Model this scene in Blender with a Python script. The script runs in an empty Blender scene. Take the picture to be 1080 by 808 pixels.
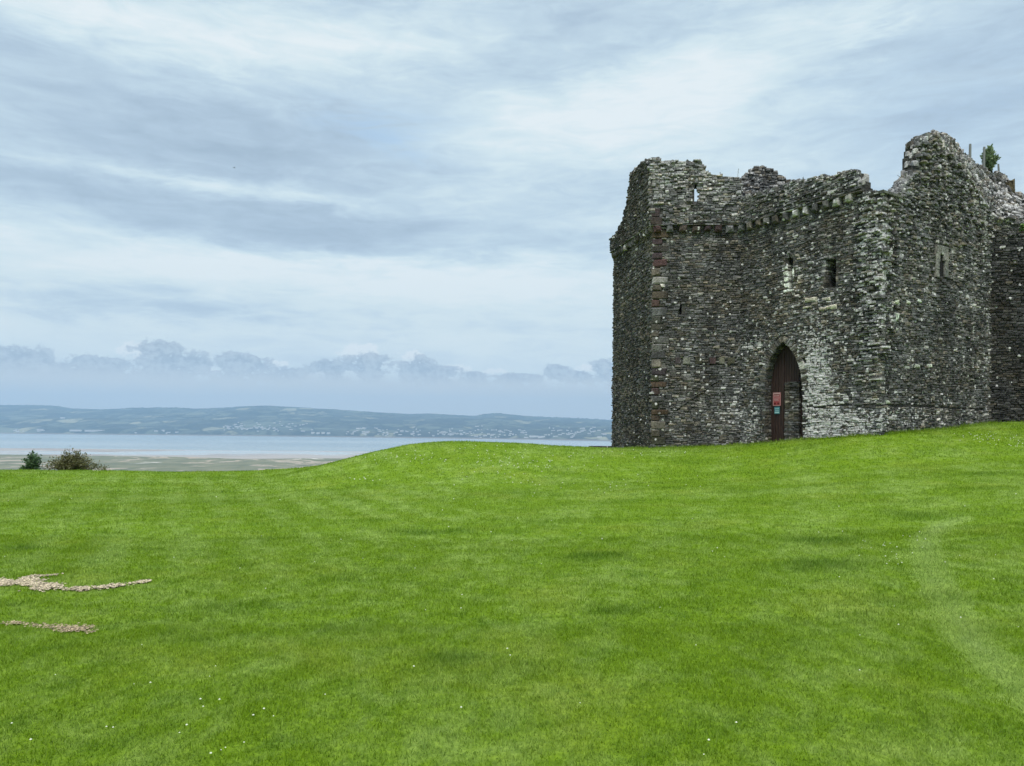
import bpy, math, random
import numpy as np
from mathutils import Vector
random.seed(7); rng = np.random.default_rng(7)
S = bpy.context.scene
COL = S.collection
R = math.radians

# ------------------------------------------------------------------ camera, sky, sun, exposure
F = 800.0; CX = 540.0; CY = 453.0; ROLL = R(0.5); EYE = 1.6; SEA = -60.0
cd = bpy.data.cameras.new('camera'); cam = bpy.data.objects.new('camera', cd); COL.objects.link(cam)
cam.location = (0, 0, EYE); cam.rotation_euler = (R(90), -ROLL, 0)
cd.sensor_width = 36; cd.lens = 36*F/1080; cd.shift_y = (CY-404)/1080
cd.clip_start = 0.1; cd.clip_end = 40000
S.camera = cam
S.view_settings.view_transform = 'Standard'; S.view_settings.look = 'None'
S.view_settings.gamma = 1; S.view_settings.exposure = 0.12
S.view_settings.use_curve_mapping = False
S.cycles.volume_bounces = 1

SUN_EL, SUN_AZ = 60.0, -168.0     # azimuth from +Y, clockwise positive (towards +X)
sd = bpy.data.lights.new('sun', 'SUN'); sun = bpy.data.objects.new('sun', sd); COL.objects.link(sun)
sd.energy = 3.0; sd.angle = R(22); sd.color = (1.0, 0.95, 0.87)
sv = Vector((math.sin(R(SUN_AZ))*math.cos(R(SUN_EL)), math.cos(R(SUN_AZ))*math.cos(R(SUN_EL)), math.sin(R(SUN_EL))))
sun.rotation_euler = sv.to_track_quat('Z', 'Y').to_euler()

def raydir(x, y):
    a = (x-CX)/F; b = (CY-y)/F; c, s = math.cos(ROLL), math.sin(ROLL)
    return (a*c-b*s, 1.0, a*s+b*c)
def at(x, y, Y):
    d = raydir(x, y); return (d[0]*Y, Y, EYE+d[2]*Y)
def azel(x, y):
    d = raydir(x, y); return math.atan2(d[0], d[1]), math.atan2(d[2], math.hypot(d[0], d[1]))

class NT:
    """small helper around a node tree"""
    def __init__(s, tree): s.t = tree; s.n = tree.nodes; s.l = tree.links
    def node(s, typ, ins=None, **kw):
        n = s.n.new(typ)
        for k, v in kw.items(): setattr(n, k, v)
        for k, v in (ins or {}).items(): s.put(n.inputs[k], v)
        return n
    def put(s, sock, v):
        if isinstance(v, bpy.types.NodeSocket): s.l.new(v, sock)
        elif v is not None: sock.default_value = v
    def m(s, op, a, b=None, c=None, clamp=False):
        n = s.n.new('ShaderNodeMath'); n.operation = op; n.use_clamp = clamp
        s.put(n.inputs[0], a); s.put(n.inputs[1], b); s.put(n.inputs[2], c)
        return n.outputs[0]
    def mix(s, f, a, b, mode='MIX'):
        n = s.n.new('ShaderNodeMix'); n.data_type = 'RGBA'; n.blend_type = mode
        s.put(n.inputs[0], f); s.put(n.inputs[6], a); s.put(n.inputs[7], b)
        return n.outputs[2]
    def noise(s, vec, scale, detail=4, rough=0.5, dist=0.0, out=0, dim='3D', lac=2.0):
        n = s.n.new('ShaderNodeTexNoise'); n.noise_dimensions = dim
        s.put(n.inputs['Vector'], vec); n.inputs['Scale'].default_value = scale
        n.inputs['Detail'].default_value = detail; n.inputs['Roughness'].default_value = rough
        n.inputs['Distortion'].default_value = dist; n.inputs['Lacunarity'].default_value = lac
        return n.outputs[out]
    def step(s, v, a, b, lo=0.0, hi=1.0):
        n = s.n.new('ShaderNodeMapRange'); n.interpolation_type = 'SMOOTHSTEP'
        s.put(n.inputs[0], v); s.put(n.inputs[1], a); s.put(n.inputs[2], b)
        s.put(n.inputs[3], lo); s.put(n.inputs[4], hi); return n.outputs[0]
    def vec(s, x, y, z):
        n = s.n.new('ShaderNodeCombineXYZ'); s.put(n.inputs[0], x); s.put(n.inputs[1], y); s.put(n.inputs[2], z)
        return n.outputs[0]
    def scalev(s, v, x, y, z, off=(0,0,0), rot=(0,0,0)):
        n = s.n.new('ShaderNodeMapping'); s.put(n.inputs[0], v)
        n.inputs['Location'].default_value = off; n.inputs['Rotation'].default_value = rot
        n.inputs['Scale'].default_value = (x, y, z); return n.outputs[0]

def srgb(r, g, b):
    f = lambda c: (c/255/12.92) if c/255 <= .04045 else ((c/255+.055)/1.055)**2.4
    return (f(r), f(g), f(b), 1.0)

def build_world():
    w = bpy.data.worlds.new('World'); S.world = w; w.use_nodes = True
    t = NT(w.node_tree); w.node_tree.nodes.clear()
    tc = t.node('ShaderNodeTexCoord').outputs['Generated']
    sep = t.node('ShaderNodeSeparateXYZ', {0: tc}); x, y, z = sep.outputs
    az = t.m('ARCTAN2', x, y); el = t.m('ARCSINE', z)
    elc = t.m('MAXIMUM', el, 0.0)
    zz = t.m('ADD', t.m('MAXIMUM', z, 0.0), 0.10)
    px = t.m('DIVIDE', x, zz); py = t.m('DIVIDE', y, zz)
    plane = t.vec(px, py, 0.0)
    dirv = t.vec(az, t.m('MULTIPLY', elc, 2.6), 0.0)
    warp = t.noise(plane, 0.9, 3, 0.5, out=1)
    pw = t.node('ShaderNodeMix', data_type='VECTOR'); pw.inputs[0].default_value = 0.13
    t.put(pw.inputs[4], plane); t.put(pw.inputs[5], warp); pw = pw.outputs[1]
    streak = t.noise(t.scalev(dirv, 1.0, 1.9, 1, rot=(0, 0, R(5))), 3.6, 9, 0.56, 0.55)
    fine = t.noise(t.scalev(dirv, 1.0, 1.7, 1, rot=(0, 0, R(-12))), 13.0, 10, 0.66, 0.7)
    soft = t.noise(t.scalev(dirv, 1, 1.3, 1, off=(3.1, 1.7, 0)), 2.2, 4, 0.5, 0.3)
    edgewarp = t.m('SUBTRACT', t.noise(t.scalev(dirv, 1.0, 1.5, 1, off=(7, 3, 0)), 8.0, 10, 0.68, 0.4), 0.5)
    wx = t.m('ADD', az, t.m('MULTIPLY', edgewarp, 0.22))
    wy = t.m('ADD', el, t.m('MULTIPLY', edgewarp, -0.075))
    def blob(cx, cy, rx, ry, k, tilt=0.0, sharp=1.0):
        a0, e0 = azel(cx, cy); rx = rx/F; ry = ry/F
        dx = t.m('SUBTRACT', wx, a0); dy = t.m('SUBTRACT', wy, e0)
        c, s_ = math.cos(tilt), math.sin(tilt)
        u = t.m('DIVIDE', t.m('ADD', t.m('MULTIPLY', dx, c), t.m('MULTIPLY', dy, s_)), rx)
        v = t.m('DIVIDE', t.m('SUBTRACT', t.m('MULTIPLY', dy, c), t.m('MULTIPLY', dx, s_)), ry)
        d = t.m('ADD', t.m('MULTIPLY', u, u), t.m('MULTIPLY', v, v))
        if sharp != 1.0: d = t.m('POWER', d, sharp)
        return t.m('MULTIPLY', t.m('EXPONENT', t.m('MULTIPLY', d, -1.0)), k)
    # + is lighter, - is greyer
    blobs = [(150, 108, 250, 38, -.40, R(-7), 1.5), (60, 160, 220, 28, -.30, 0, 1), (330, 150, 200, 30, -.12, R(-6), 1),
             (250, 236, 270, 22, -.36, R(-3), 1.8), (440, 230, 110, 15, -.24, 0, 1.3), (230, 198, 240, 9, .36, R(-3), 1), (160, 92, 60, 8, .18, R(-5), 1),
             (130, 20, 200, 30, .30, 0, 1), (400, 45, 110, 22, .16, R(8), 1), (500, 12, 200, 18, -.10, 0, 1),
             (220, 285, 420, 22, .30, 0, 1), (60, 318, 260, 11, -.20, 0, 1), (330, 320, 300, 10, -.12, 0, 1), (520, 305, 180, 30, .26, 0, 1),
             (200, 345, 500, 12, .10, 0, 1), (640, 120, 170, 60, .22, R(20), 1), (780, 90, 130, 40, .16, R(15), 1),
             (600, 60, 200, 26, -.12, R(14), 1), (760, 35, 200, 20, -.16, R(-12), 1), (990, 110, 130, 80, -.22, 0, 1), (600, 252, 90, 12, -.16, 0, 1),
             (915, 30, 50, 16, .20, R(30), 1), (480, 110, 90, 16, .10, 0, 1)]
    base = t.m('ADD', t.m('MULTIPLY', t.m('SUBTRACT', streak, 0.5), 0.95), 0.60)
    base = t.m('ADD', base, t.m('MULTIPLY', t.m('SUBTRACT', fine, 0.5), 0.78))
    base = t.m('ADD', base, t.m('MULTIPLY', t.m('SUBTRACT', soft, 0.5), 0.35))
    for b in blobs: base = t.m('ADD', base, blob(*b))
    cr = t.node('ShaderNodeValToRGB', {0: base}); e = cr.color_ramp.elements
    e[0].position = 0.0; e[0].color = srgb(164, 184, 202)
    e[1].position = 1.0; e[1].color = srgb(230, 239, 242)
    for p, c in ((0.25, srgb(178, 198, 215)), (0.5, srgb(194, 214, 227)), (0.75, srgb(213, 230, 236))):
        k = cr.color_ramp.elements.new(p); k.color = c
    col = cr.outputs[0]
    # thin blue openings in the sheet
    hole = t.m('ADD', blob(395, 140, 55, 18, .9, R(-12)), blob(1010, 110, 130, 60, .30))
    hole = t.m('ADD', hole, blob(430, 118, 60, 14, .4))
    hole = t.m('MULTIPLY', hole, t.step(fine, 0.32, 0.62), clamp=True)
    col = t.mix(t.m('MULTIPLY', hole, 0.6), col, srgb(165, 198, 231))
    # aerial tint towards the horizon
    hz = t.step(el, 0.17, 0.0)
    col = t.mix(t.m('MULTIPLY', hz, 0.75), col, srgb(224, 231, 233))
    glow = t.m('MULTIPLY', t.step(el, 0.05, 0.11), t.step(el, 0.24, 0.13))
    col = t.mix(t.m('MULTIPLY', glow, t.step(base, 0.25, 0.8, 0.0, 0.55)), col, srgb(222, 233, 234))
    # low heaps of cumulus above the far shore
    pv = t.vec(az, t.m('MULTIPLY', el, 1.35), 0.0)
    puff = t.noise(pv, 46, 8, 0.60, 0.1)
    big = t.noise(t.scalev(pv, 1, 0.35, 1, off=(1.3, 0, 0)), 11.0, 3, 0.5)
    puff2 = t.noise(pv, 120, 6, 0.62)
    lump = t.m('ADD', t.m('MULTIPLY', t.m('SUBTRACT', puff, 0.5), 4.2), t.m('MULTIPLY', t.m('SUBTRACT', puff2, 0.5), 1.8))
    # pale bank under the heaps
    top = t.m('ADD', 0.072, t.m('MULTIPLY', t.m('SUBTRACT', big, 0.5), 0.04)); top = t.m('ADD', top, t.m('MULTIPLY', t.m('SUBTRACT', puff, 0.5), 0.03))
    col = t.mix(t.m('MULTIPLY', t.step(t.m('SUBTRACT', top, el), -0.006, 0.016), 0.9), col, srgb(204, 210, 213))
    def heap(items, edge, down=0.0):
        f_ = None
        for cx, cy, rx_, ry_ in items:
            a0, e0 = azel(cx, cy)
            u = t.m('DIVIDE', t.m('SUBTRACT', az, a0), rx_*1.3/F); v = t.m('DIVIDE', t.m('SUBTRACT', el, e0), ry_/F)
            v = t.m('MULTIPLY', v, t.m('SUBTRACT', 1.0, t.m('MULTIPLY', t.m('LESS_THAN', v, 0.0), down)))
            d_ = t.m('SUBTRACT', 1.0, t.m('ADD', t.m('MULTIPLY', u, u), t.m('MULTIPLY', v, v)))
            f_ = d_ if f_ is None else t.m('SMOOTH_MAX', f_, d_, 0.4)
        f_ = t.m('ADD', f_, lump)
        return f_, t.step(f_, 0.0, edge)
    wf, wm = heap([(147, 370, 15, 10), (378, 371, 18, 9), (433, 377, 11, 8), (223, 391, 9, 4), (60, 388, 10, 4), (480, 389, 16, 5), (292, 383, 10, 4), (620, 389, 12, 5), (520, 392, 12, 4)], 0.5)
    col = t.mix(t.m('MULTIPLY', wm, 0.85), col, srgb(232, 238, 240))
    hf, hm = heap([(15, 377, 30, 13), (48, 384, 36, 8), (100, 383, 42, 8), (170, 371, 22, 14), (190, 379, 34, 10), (254, 380, 30, 9), (300, 391, 20, 5), (350, 384, 22, 6), (388, 380, 26, 8),
                   (440, 384, 18, 10), (458, 391, 28, 7), (500, 395, 14, 4), (545, 397, 26, 4), (588, 389, 13, 6), (612, 394, 14, 4), (643, 387, 18, 9), (-60, 385, 60, 12), (-150, 380, 60, 14)], 0.6, 0.72)
    shade = t.mix(t.step(t.m('ADD', t.m('MULTIPLY', puff, 0.5), t.m('MULTIPLY', puff2, 0.5)), 0.40, 0.60), srgb(148, 164, 182), srgb(186, 199, 209))
    shade = t.mix(t.m('MULTIPLY', t.step(hf, 0.7, 0.0), 0.35), shade, srgb(206, 219, 228))
    shade = t.mix(t.step(el, 0.080, 0.050, 0.0, 1.0), shade, srgb(208, 213, 214))
    col = t.mix(t.m('MULTIPLY', hm, 0.9), col, shade)
    # unseen sky overhead made stronger, as added light for the grass
    up = t.step(el, 0.55, 1.1, 1.0, 1.9)
    sky = t.node('ShaderNodeTexSky', sky_type='NISHITA')
    sky.sun_disc = False; sky.sun_elevation = R(SUN_EL); sky.sun_rotation = R(SUN_AZ)
    sky.altitude = 60; sky.air_density = 1.0; sky.dust_density = 1.5
    bg1 = t.node('ShaderNodeBackground', {0: sky.outputs[0], 1: 0.10})
    bg2 = t.node('ShaderNodeBackground', {0: col, 1: up})
    f = 0.94
    mx = t.node('ShaderNodeMixShader', {0: f, 1: bg1.outputs[0], 2: bg2.outputs[0]})
    t.node('ShaderNodeOutputWorld', {0: mx.outputs[0]})
build_world()

# ------------------------------------------------------------------ materials
def mat(name):
    m = bpy.data.materials.new(name); m.use_nodes = True; m.node_tree.nodes.clear()
    t = NT(m.node_tree); out = t.node('ShaderNodeOutputMaterial')
    return m, t, out
def princ(t, out, col, rough=0.9, bump=None, bs=0.5, bd=0.02, spec=0.3):
    p = t.node('ShaderNodeBsdfPrincipled', {'Base Color': col, 'Roughness': rough, 'Specular IOR Level': spec})
    if bump is not None:
        b = t.node('ShaderNodeBump', {'Height': bump, 'Strength': bs, 'Distance': bd}); t.l.new(b.outputs[0], p.inputs['Normal'])
    t.l.new(p.outputs[0], out.inputs[0]); return p
def geo(t): return t.node('ShaderNodeNewGeometry').outputs['Position']
def attr(t, n): return t.node('ShaderNodeAttribute', attribute_name=n).outputs['Color']

def m_stone():
    m, t, o = mat('rubble_stone'); p = geo(t)
    c = attr(t, 'tint')
    n1 = t.noise(p, 14, 6, 0.6); n2 = t.noise(p, 45, 5, 0.65); n3 = t.noise(p, 1.1, 4, 0.6)
    c = t.mix(1.0, c, t.mix(t.step(n1, 0.3, 0.7), (0.55, 0.55, 0.55, 1), (1.4, 1.4, 1.4, 1)), 'MULTIPLY')
    c = t.mix(t.step(n3, 0.42, 0.68, 0.0, 0.35), c, t.mix(1.0, c, (1.15, 0.98, 0.72, 1), 'MULTIPLY'))
    stain = t.noise(t.scalev(p, 1.0, 1.0, 0.33), 1.15, 5, 0.62, 0.6)
    c = t.mix(1.0, c, t.mix(t.step(stain, 0.36, 0.62), (0.70, 0.70, 0.70, 1), (1.32, 1.32, 1.31, 1)), 'MULTIPLY')
    dens = t.node('ShaderNodeAttribute', attribute_name='tint').outputs['Alpha']
    # limewash and crustose lichen: blotches and round spots, thicker where dens is high
    wn = t.m('ADD', t.m('MULTIPLY', t.noise(p, 5.5, 6, 0.68, 0.5), 0.65), t.m('MULTIPLY', t.noise(p, 19, 4, 0.7), 0.35))
    blot = t.step(t.m('SUBTRACT', wn, t.m('SUBTRACT', 0.655, t.m('MULTIPLY', dens, 0.235))), 0.0, 0.025)
    wp = t.node('ShaderNodeVectorMath', {0: p, 1: t.node('ShaderNodeVectorMath', {0: t.noise(p, 14, 3, out=1), 'Scale': 0.07}, operation='SCALE').outputs[0]}, operation='ADD').outputs[0]
    vo = t.node('ShaderNodeTexVoronoi', {'Vector': wp, 'Scale': 7.5})
    rnd = t.node('ShaderNodeSeparateColor', {0: vo.outputs['Color']})
    spot = t.m('MULTIPLY', t.step(vo.outputs['Distance'], 0.42, 0.30), t.step(t.m('SUBTRACT', rnd.outputs[0], t.m('SUBTRACT', 0.965, t.m('MULTIPLY', dens, 0.62))), 0.0, 0.02))
    lich = t.m('MAXIMUM', t.m('MULTIPLY', blot, 0.8), t.m('MULTIPLY', spot, 0.9))
    lc = t.mix(n2, (0.42, 0.41, 0.41, 1), (0.84, 0.82, 0.82, 1))
    c = t.mix(lich, c, lc)
    # mossy olive film in places
    c = t.mix(t.m('MULTIPLY', t.step(t.noise(p, 1.7, 5, 0.65, 0.5), 0.57, 0.68), 0.22), c, (0.080, 0.070, 0.045, 1))
    princ(t, o, c, 0.92, t.m('ADD', n1, t.m('MULTIPLY', n2, 0.5)), 0.9, 0.03, 0.15)
    return m
def m_mortar():
    m, t, o = mat('old_mortar'); p = geo(t)
    n = t.noise(p, 9, 6, 0.65); c = t.mix(t.step(n, 0.3, 0.7), (0.022, 0.022, 0.020, 1), (0.10, 0.096, 0.086, 1))
    princ(t, o, c, 1.0, n, 1.0, 0.05, 0.05); return m
def m_wood():
    m, t, o = mat('weathered_red_timber'); p = geo(t)
    q = t.scalev(p, 8, 8, 0.6); n = t.noise(q, 6, 6, 0.65, 0.6)
    c = t.mix(t.step(n, 0.3, 0.75), (0.010, 0.006, 0.005, 1), (0.055, 0.027, 0.022, 1))
    princ(t, o, c, 0.65, n, 0.5, 0.01, 0.3); return m
def m_plain(name, col, rough=0.7, var=0.15, scale=20, spec=0.3):
    m, t, o = mat(name); p = geo(t); n = t.noise(p, scale, 4, 0.6)
    a = tuple(x*(1-var) for x in col[:3])+(1,); b = tuple(min(1, x*(1+var)) for x in col[:3])+(1,)
    princ(t, o, t.mix(n, a, b), rough, n, 0.2, 0.01, spec); return m

GA = (0.146, 0.245, 0.007, 1); GB = (0.225, 0.325, 0.058, 1); GD = (0.085, 0.172, 0.009, 1); GY = (0.245, 0.310, 0.035, 1)
def m_grass(blade):
    m, t, o = mat('grass_blades' if blade else 'turf'); p = geo(t)
    p2 = t.scalev(p, 1, 1, 0.0)
    tone = t.node('ShaderNodeSeparateColor', {0: attr(t, 'tone')})
    big = t.noise(p2, 0.35, 5, 0.6, 0.4); midn = t.noise(t.scalev(p2, 1, .75, 1), 3.4, 6, 0.66, 0.5); sm = t.noise(t.scalev(p2, 1.0, 0.8, 1), 9, 5, 0.7)
    wisp = t.m('ADD', t.m('MULTIPLY', midn, 0.68), t.m('MULTIPLY', big, 0.32))
    wisp = t.m('ADD', wisp, t.m('MULTIPLY', t.m('SUBTRACT', tone.outputs[0], 0.5), 0.55))
    c = t.mix(t.step(wisp, 0.42, 0.66), GA, GB)
    c = t.mix(t.step(tone.outputs[0], 0.95, 1.7, 0.0, 0.45), c, (0.27, 0.35, 0.13, 1))
    c = t.mix(t.step(t.noise(t.scalev(p2, 1, 1, 1, off=(9, 4, 0)), 0.6, 4, 0.6), 0.50, 0.72, 0, 0.45), c, GY)
    c = t.mix(t.step(t.noise(t.scalev(p2, 1, 1, 1, off=(3, 14, 0)), 2.4, 6, 0.68), 0.48, 0.72, 0, 0.55), c, GD)
    c = t.mix(t.m('MULTIPLY', tone.outputs[1], 0.75), c, GD)
    if blade:
        r = tone.outputs[2]
        c = t.mix(1.0, c, t.mix(r, (0.74, 0.76, 0.7, 1), (1.6, 1.52, 1.7, 1)), 'MULTIPLY')
        d = t.node('ShaderNodeBsdfPrincipled', {'Base Color': c, 'Roughness': 0.55, 'Specular IOR Level': 0.25})
        tr = t.node('ShaderNodeBsdfTranslucent', {0: c})
        mx = t.node('ShaderNodeMixShader', {0: 0.42, 1: d.outputs[0], 2: tr.outputs[0]})
        t.l.new(mx.outputs[0], o.inputs[0])
    else:
        far = t.node('ShaderNodeSeparateXYZ', {0: p}).outputs[1]
        tex = t.noise(t.scalev(p2, 1.0, 0.7, 1), 22, 6, 0.72)
        c = t.mix(1.0, c, t.mix(t.step(t.m('ADD', t.m('MULTIPLY', sm, .5), t.m('MULTIPLY', tex, .5)), 0.36, 0.64), (0.62, 0.68, 0.6, 1), (1.25, 1.2, 1.25, 1)), 'MULTIPLY')
        c = t.mix(1.0, c, t.mix(t.step(far, 4.0, 14.0), (0.92, 0.92, 0.88, 1), (1.0, 1.0, 1.0, 1)), 'MULTIPLY')
        c = t.mix(t.m('MULTIPLY', t.step(far, 34, 60), 1.0), c, (0.055, 0.085, 0.03, 1))
        princ(t, o, c, 0.85, t.m('ADD', sm, t.m('MULTIPLY', tex, 0.6)), 0.8, 0.06, 0.15)
    return m

def m_marsh():
    m, t, o = mat('salt_marsh'); p = geo(t)
    n = t.noise(t.scalev(p, 1, 0.6, 1), 0.006, 6, 0.6, 0.6); n2 = t.noise(t.scalev(p, 1, 0.5, 1), 0.03, 5, 0.65)
    c = t.mix(t.step(n2, 0.35, 0.65), (0.105, 0.115, 0.068, 1), (0.175, 0.170, 0.105, 1))
    creek = t.m('ABSOLUTE', t.m('SUBTRACT', n, 0.5))
    c = t.mix(t.step(creek, 0.028, 0.006), c, (0.36, 0.29, 0.23, 1))
    c = t.mix(t.step(t.noise(t.scalev(p, 1, .8, 1, off=(300, 0, 0)), 0.011, 4, 0.6, 0.4), 0.655, 0.69), c, (0.50, 0.46, 0.42, 1))
    princ(t, o, c, 0.9, None); return m
def m_sand():
    m, t, o = mat('tidal_sand'); p = geo(t)
    n = t.noise(t.scalev(p, 0.35, 1, 1), 0.008, 6, 0.6, 0.5)
    c = t.mix(t.step(n, 0.3, 0.7), (0.24, 0.205, 0.195, 1), (0.34, 0.31, 0.295, 1))
    wet = t.step(t.noise(t.scalev(p, 0.30, 1, 1, off=(50, 20, 0)), 0.007, 5, 0.6, 0.3), 0.50, 0.56)
    c = t.mix(wet, c, (0.36, 0.38, 0.39, 1))
    princ(t, o, c, t.m('SUBTRACT', 0.85, t.m('MULTIPLY', wet, 0.6)), None); return m
def m_water():
    m, t, o = mat('estuary_water'); p = geo(t)
    n = t.noise(t.scalev(p, 0.4, 1, 1), 0.05, 5, 0.6)
    c = t.mix(t.step(t.noise(t.scalev(p, 0.3, 1, 1), 0.002, 4, 0.5), 0.35, 0.65), (0.20, 0.24, 0.26, 1), (0.30, 0.33, 0.34, 1))
    princ(t, o, c, 0.22, n, 0.25, 1.0, 0.5); return m
def m_hills():
    m, t, o = mat('far_farmland'); p = geo(t); p2 = t.scalev(p, 1, 1, 0)
    w = t.noise(p2, 0.002, 3, out=1)
    pw = t.node('ShaderNodeVectorMath', {0: p2, 1: t.node('ShaderNodeVectorMath', {0: w, 'Scale': 260.0}, operation='SCALE').outputs[0]}, operation='ADD').outputs[0]
    v = t.node('ShaderNodeTexVoronoi', {'Vector': t.scalev(pw, 1, 0.55, 0), 'Scale': 0.0066})
    rr = t.node('ShaderNodeSeparateColor', {0: v.outputs['Color']})
    c = t.mix(rr.outputs[0], (0.026, 0.032, 0.028, 1), (0.12, 0.135, 0.095, 1))
    c = t.mix(t.step(rr.outputs[1], 0.86, 0.90), c, (0.24, 0.23, 0.15, 1))
    wood = t.step(t.noise(p2, 0.0022, 6, 0.62, 0.4), 0.42, 0.52)
    hsel = t.step(t.noise(t.scalev(p2, 1, .5, 0, off=(900, 0, 0)), 0.011, 5, 0.6), 0.46, 0.58)
    c = t.mix(t.m('MULTIPLY', wood, t.m('ADD', 0.25, t.m('MULTIPLY', hsel, 0.75))), c, (0.012, 0.022, 0.018, 1))
    e = t.node('ShaderNodeTexVoronoi', {'Vector': t.scalev(pw, 1, 0.55, 0), 'Scale': 0.0066}, feature='DISTANCE_TO_EDGE')
    c = t.mix(t.step(e.outputs[0], 0.09, 0.03, 0, 0.85), c, (0.012, 0.022, 0.018, 1))
    z = t.node('ShaderNodeSeparateXYZ', {0: p}).outputs[2]
    c = t.mix(t.step(z, SEA+9, SEA+2), c, (0.16, 0.13, 0.11, 1))
    princ(t, o, c, 0.95, None, spec=0.1); return m
M = {}
M['stone'] = m_stone(); M['mortar'] = m_mortar(); M['wood'] = m_wood()
M['dark'] = m_plain('unlit_inside', (.010, .009, .009), .95)  # near-black colour painted as the unlit space behind the windows
M['turf'] = m_grass(False); M['blade'] = m_grass(True)

# ------------------------------------------------------------------ mesh and tag helpers
def mesh_obj(name, verts, faces, material, parent=None, cols=None, attrname='tint', smooth=False):
    me = bpy.data.meshes.new(name)
    verts = np.asarray(verts, dtype=np.float32).reshape(-1, 3)
    me.from_pydata(verts.tolist(), [], faces)
    for mm in (material if isinstance(material, (list, tuple)) else [material]): me.materials.append(mm)
    if cols is not None:
        a = me.color_attributes.new(attrname, 'FLOAT_COLOR', 'POINT')
        a.data.foreach_set('color', np.asarray(cols, dtype=np.float32).ravel())
    if smooth: me.polygons.foreach_set('use_smooth', [True]*len(me.polygons))
    me.update()
    o = bpy.data.objects.new(name, me); COL.objects.link(o)
    if parent: o.parent = parent
    return o
def fast_mesh(name, V, tris, material, cols=None, attrname='tint', smooth=False, size=3):
    me = bpy.data.meshes.new(name); V = np.asarray(V, np.float32); T = np.asarray(tris, np.int32)
    n = T.shape[0]
    me.vertices.add(len(V)); me.vertices.foreach_set('co', V.ravel())
    me.loops.add(n*size); me.loops.foreach_set('vertex_index', T.ravel())
    me.polygons.add(n); me.polygons.foreach_set('loop_start', np.arange(0, n*size, size, dtype=np.int32))
    me.materials.append(material)
    if smooth: me.polygons.foreach_set('use_smooth', np.ones(n, bool))
    me.update(calc_edges=True)
    if cols is not None:
        a = me.color_attributes.new(attrname, 'FLOAT_COLOR', 'POINT'); a.data.foreach_set('color', np.asarray(cols, np.float32).ravel())
    o = bpy.data.objects.new(name, me); COL.objects.link(o); return o
def tag(o, label=None, cat=None, group=None, kind=None):
    if label: o['label'] = label
    if cat: o['category'] = cat
    if group: o['group'] = group
    if kind: o['kind'] = kind
    return o
def empty(name, loc=(0, 0, 0)):
    o = bpy.data.objects.new(name, None); COL.objects.link(o); o.location = loc; o.empty_display_size = 0.2; return o

def vnoise(x, y, seed=0):
    x = np.asarray(x, float); y = np.asarray(y, float)
    xi = np.floor(x).astype(np.int64); yi = np.floor(y).astype(np.int64); fx = x-xi; fy = y-yi
    fx = fx*fx*(3-2*fx); fy = fy*fy*(3-2*fy)
    def h(a, b):
        n = (a*374761393+b*668265263+seed*974711) & 0x7fffffff
        n = ((n ^ (n >> 13))*1274126177) & 0x7fffffff
        return ((n ^ (n >> 16)) & 0xffff)/65535.0
    return (h(xi, yi)*(1-fx)+h(xi+1, yi)*fx)*(1-fy)+(h(xi, yi+1)*(1-fx)+h(xi+1, yi+1)*fx)*fy
def fbm(x, y, o=4, seed=0):
    s = 0; a = 0.5
    for i in range(o): s = s+a*vnoise(np.asarray(x)*2**i, np.asarray(y)*2**i, seed+i); a *= .5
    return s/(1-.5**o)
def sstep(a, b, v): 
    t = np.clip((np.asarray(v, float)-a)/(b-a), 0, 1); return t*t*(3-2*t)

# ------------------------------------------------------------------ the lie of the land
P0 = (4.29, 32.3); P1 = (5.15, 28.0); P2 = (8.34, 27.8); P3 = (11.29, 23.25); P4 = (17.0, 27.0); P5 = (24.0, 24.9)
ctrl = []
def cp(x, y, Y): ctrl.append(at(x, y, Y))
for x, y in ((300, 500), (330, 494), (350, 488), (375, 481), (400, 475), (440, 468), (490, 466), (540, 467), (600, 472)): cp(x, y, 25.0)
for x, y in ((622, 473), (645, 474)): cp(x, y, 27)
cp(647, 474, 32.3); cp(688, 473, 28.0); cp(740, 471, 27.9); cp(780, 469.5, 27.8)
cp(828, 466.5, 26.1); cp(845, 465, 25.4); cp(885, 462, 24.4); cp(928, 459, 23.3); cp(985, 453, 25.2); cp(1043, 447.5, 27.0); cp(1085, 445, 26.6)
for X, Y, Z in ((0, 0, 0), (0, 3, 0), (-3, 4, 0), (3, 4, 0.03), (-8, 4, 0), (8, 4, .15), (0, 9, 0), (-7, 9, 0), (6, 9, .22), (12, 9, .5), (-14, 15, 0), (-7, 15, 0), (0, 15, .05),
                (5, 15, .25), (10, 15, .62), (15, 15, .9), (-20, 26, 0), (-14, 26, 0), (-9.5, 26, 0), (-7, 22, .05), (-4, 20, .2), (0, 20, .42), (5, 21, .5), (9, 20, .82), (13, 20, 1.12), (18, 20, 1.35),
                (25, 24, 1.75), (-30, 26, 0), (-30, 10, 0), (-30, 0, 0), (30, 10, 1.2), (30, 0, .8), (0, -10, 0), (20, -10, .4), (-20, -10, 0), (10, 34, .9), (20, 34, 1.6), (30, 34, 1.8), (0, 30, .3)):
    ctrl.append((X, Y, Z))
ctrl = np.array(ctrl)
def _tps(r): return r**1.0*1.0
_d = np.hypot(ctrl[:, None, 0]-ctrl[None, :, 0], ctrl[:, None, 1]-ctrl[None, :, 1])
_phi = np.where(_d > 0, _d*_d*np.log(_d+1e-9), 0)+np.eye(len(ctrl))*0.6
_A = np.zeros((len(ctrl)+3,)*2); n_ = len(ctrl); _A[:n_, :n_] = _phi; _A[:n_, n_] = 1; _A[:n_, n_+1:] = ctrl[:, :2]; _A[n_:, :n_] = _A[:n_, n_:].T
_w = np.linalg.solve(_A, np.concatenate([ctrl[:, 2], [0, 0, 0]]))
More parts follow.
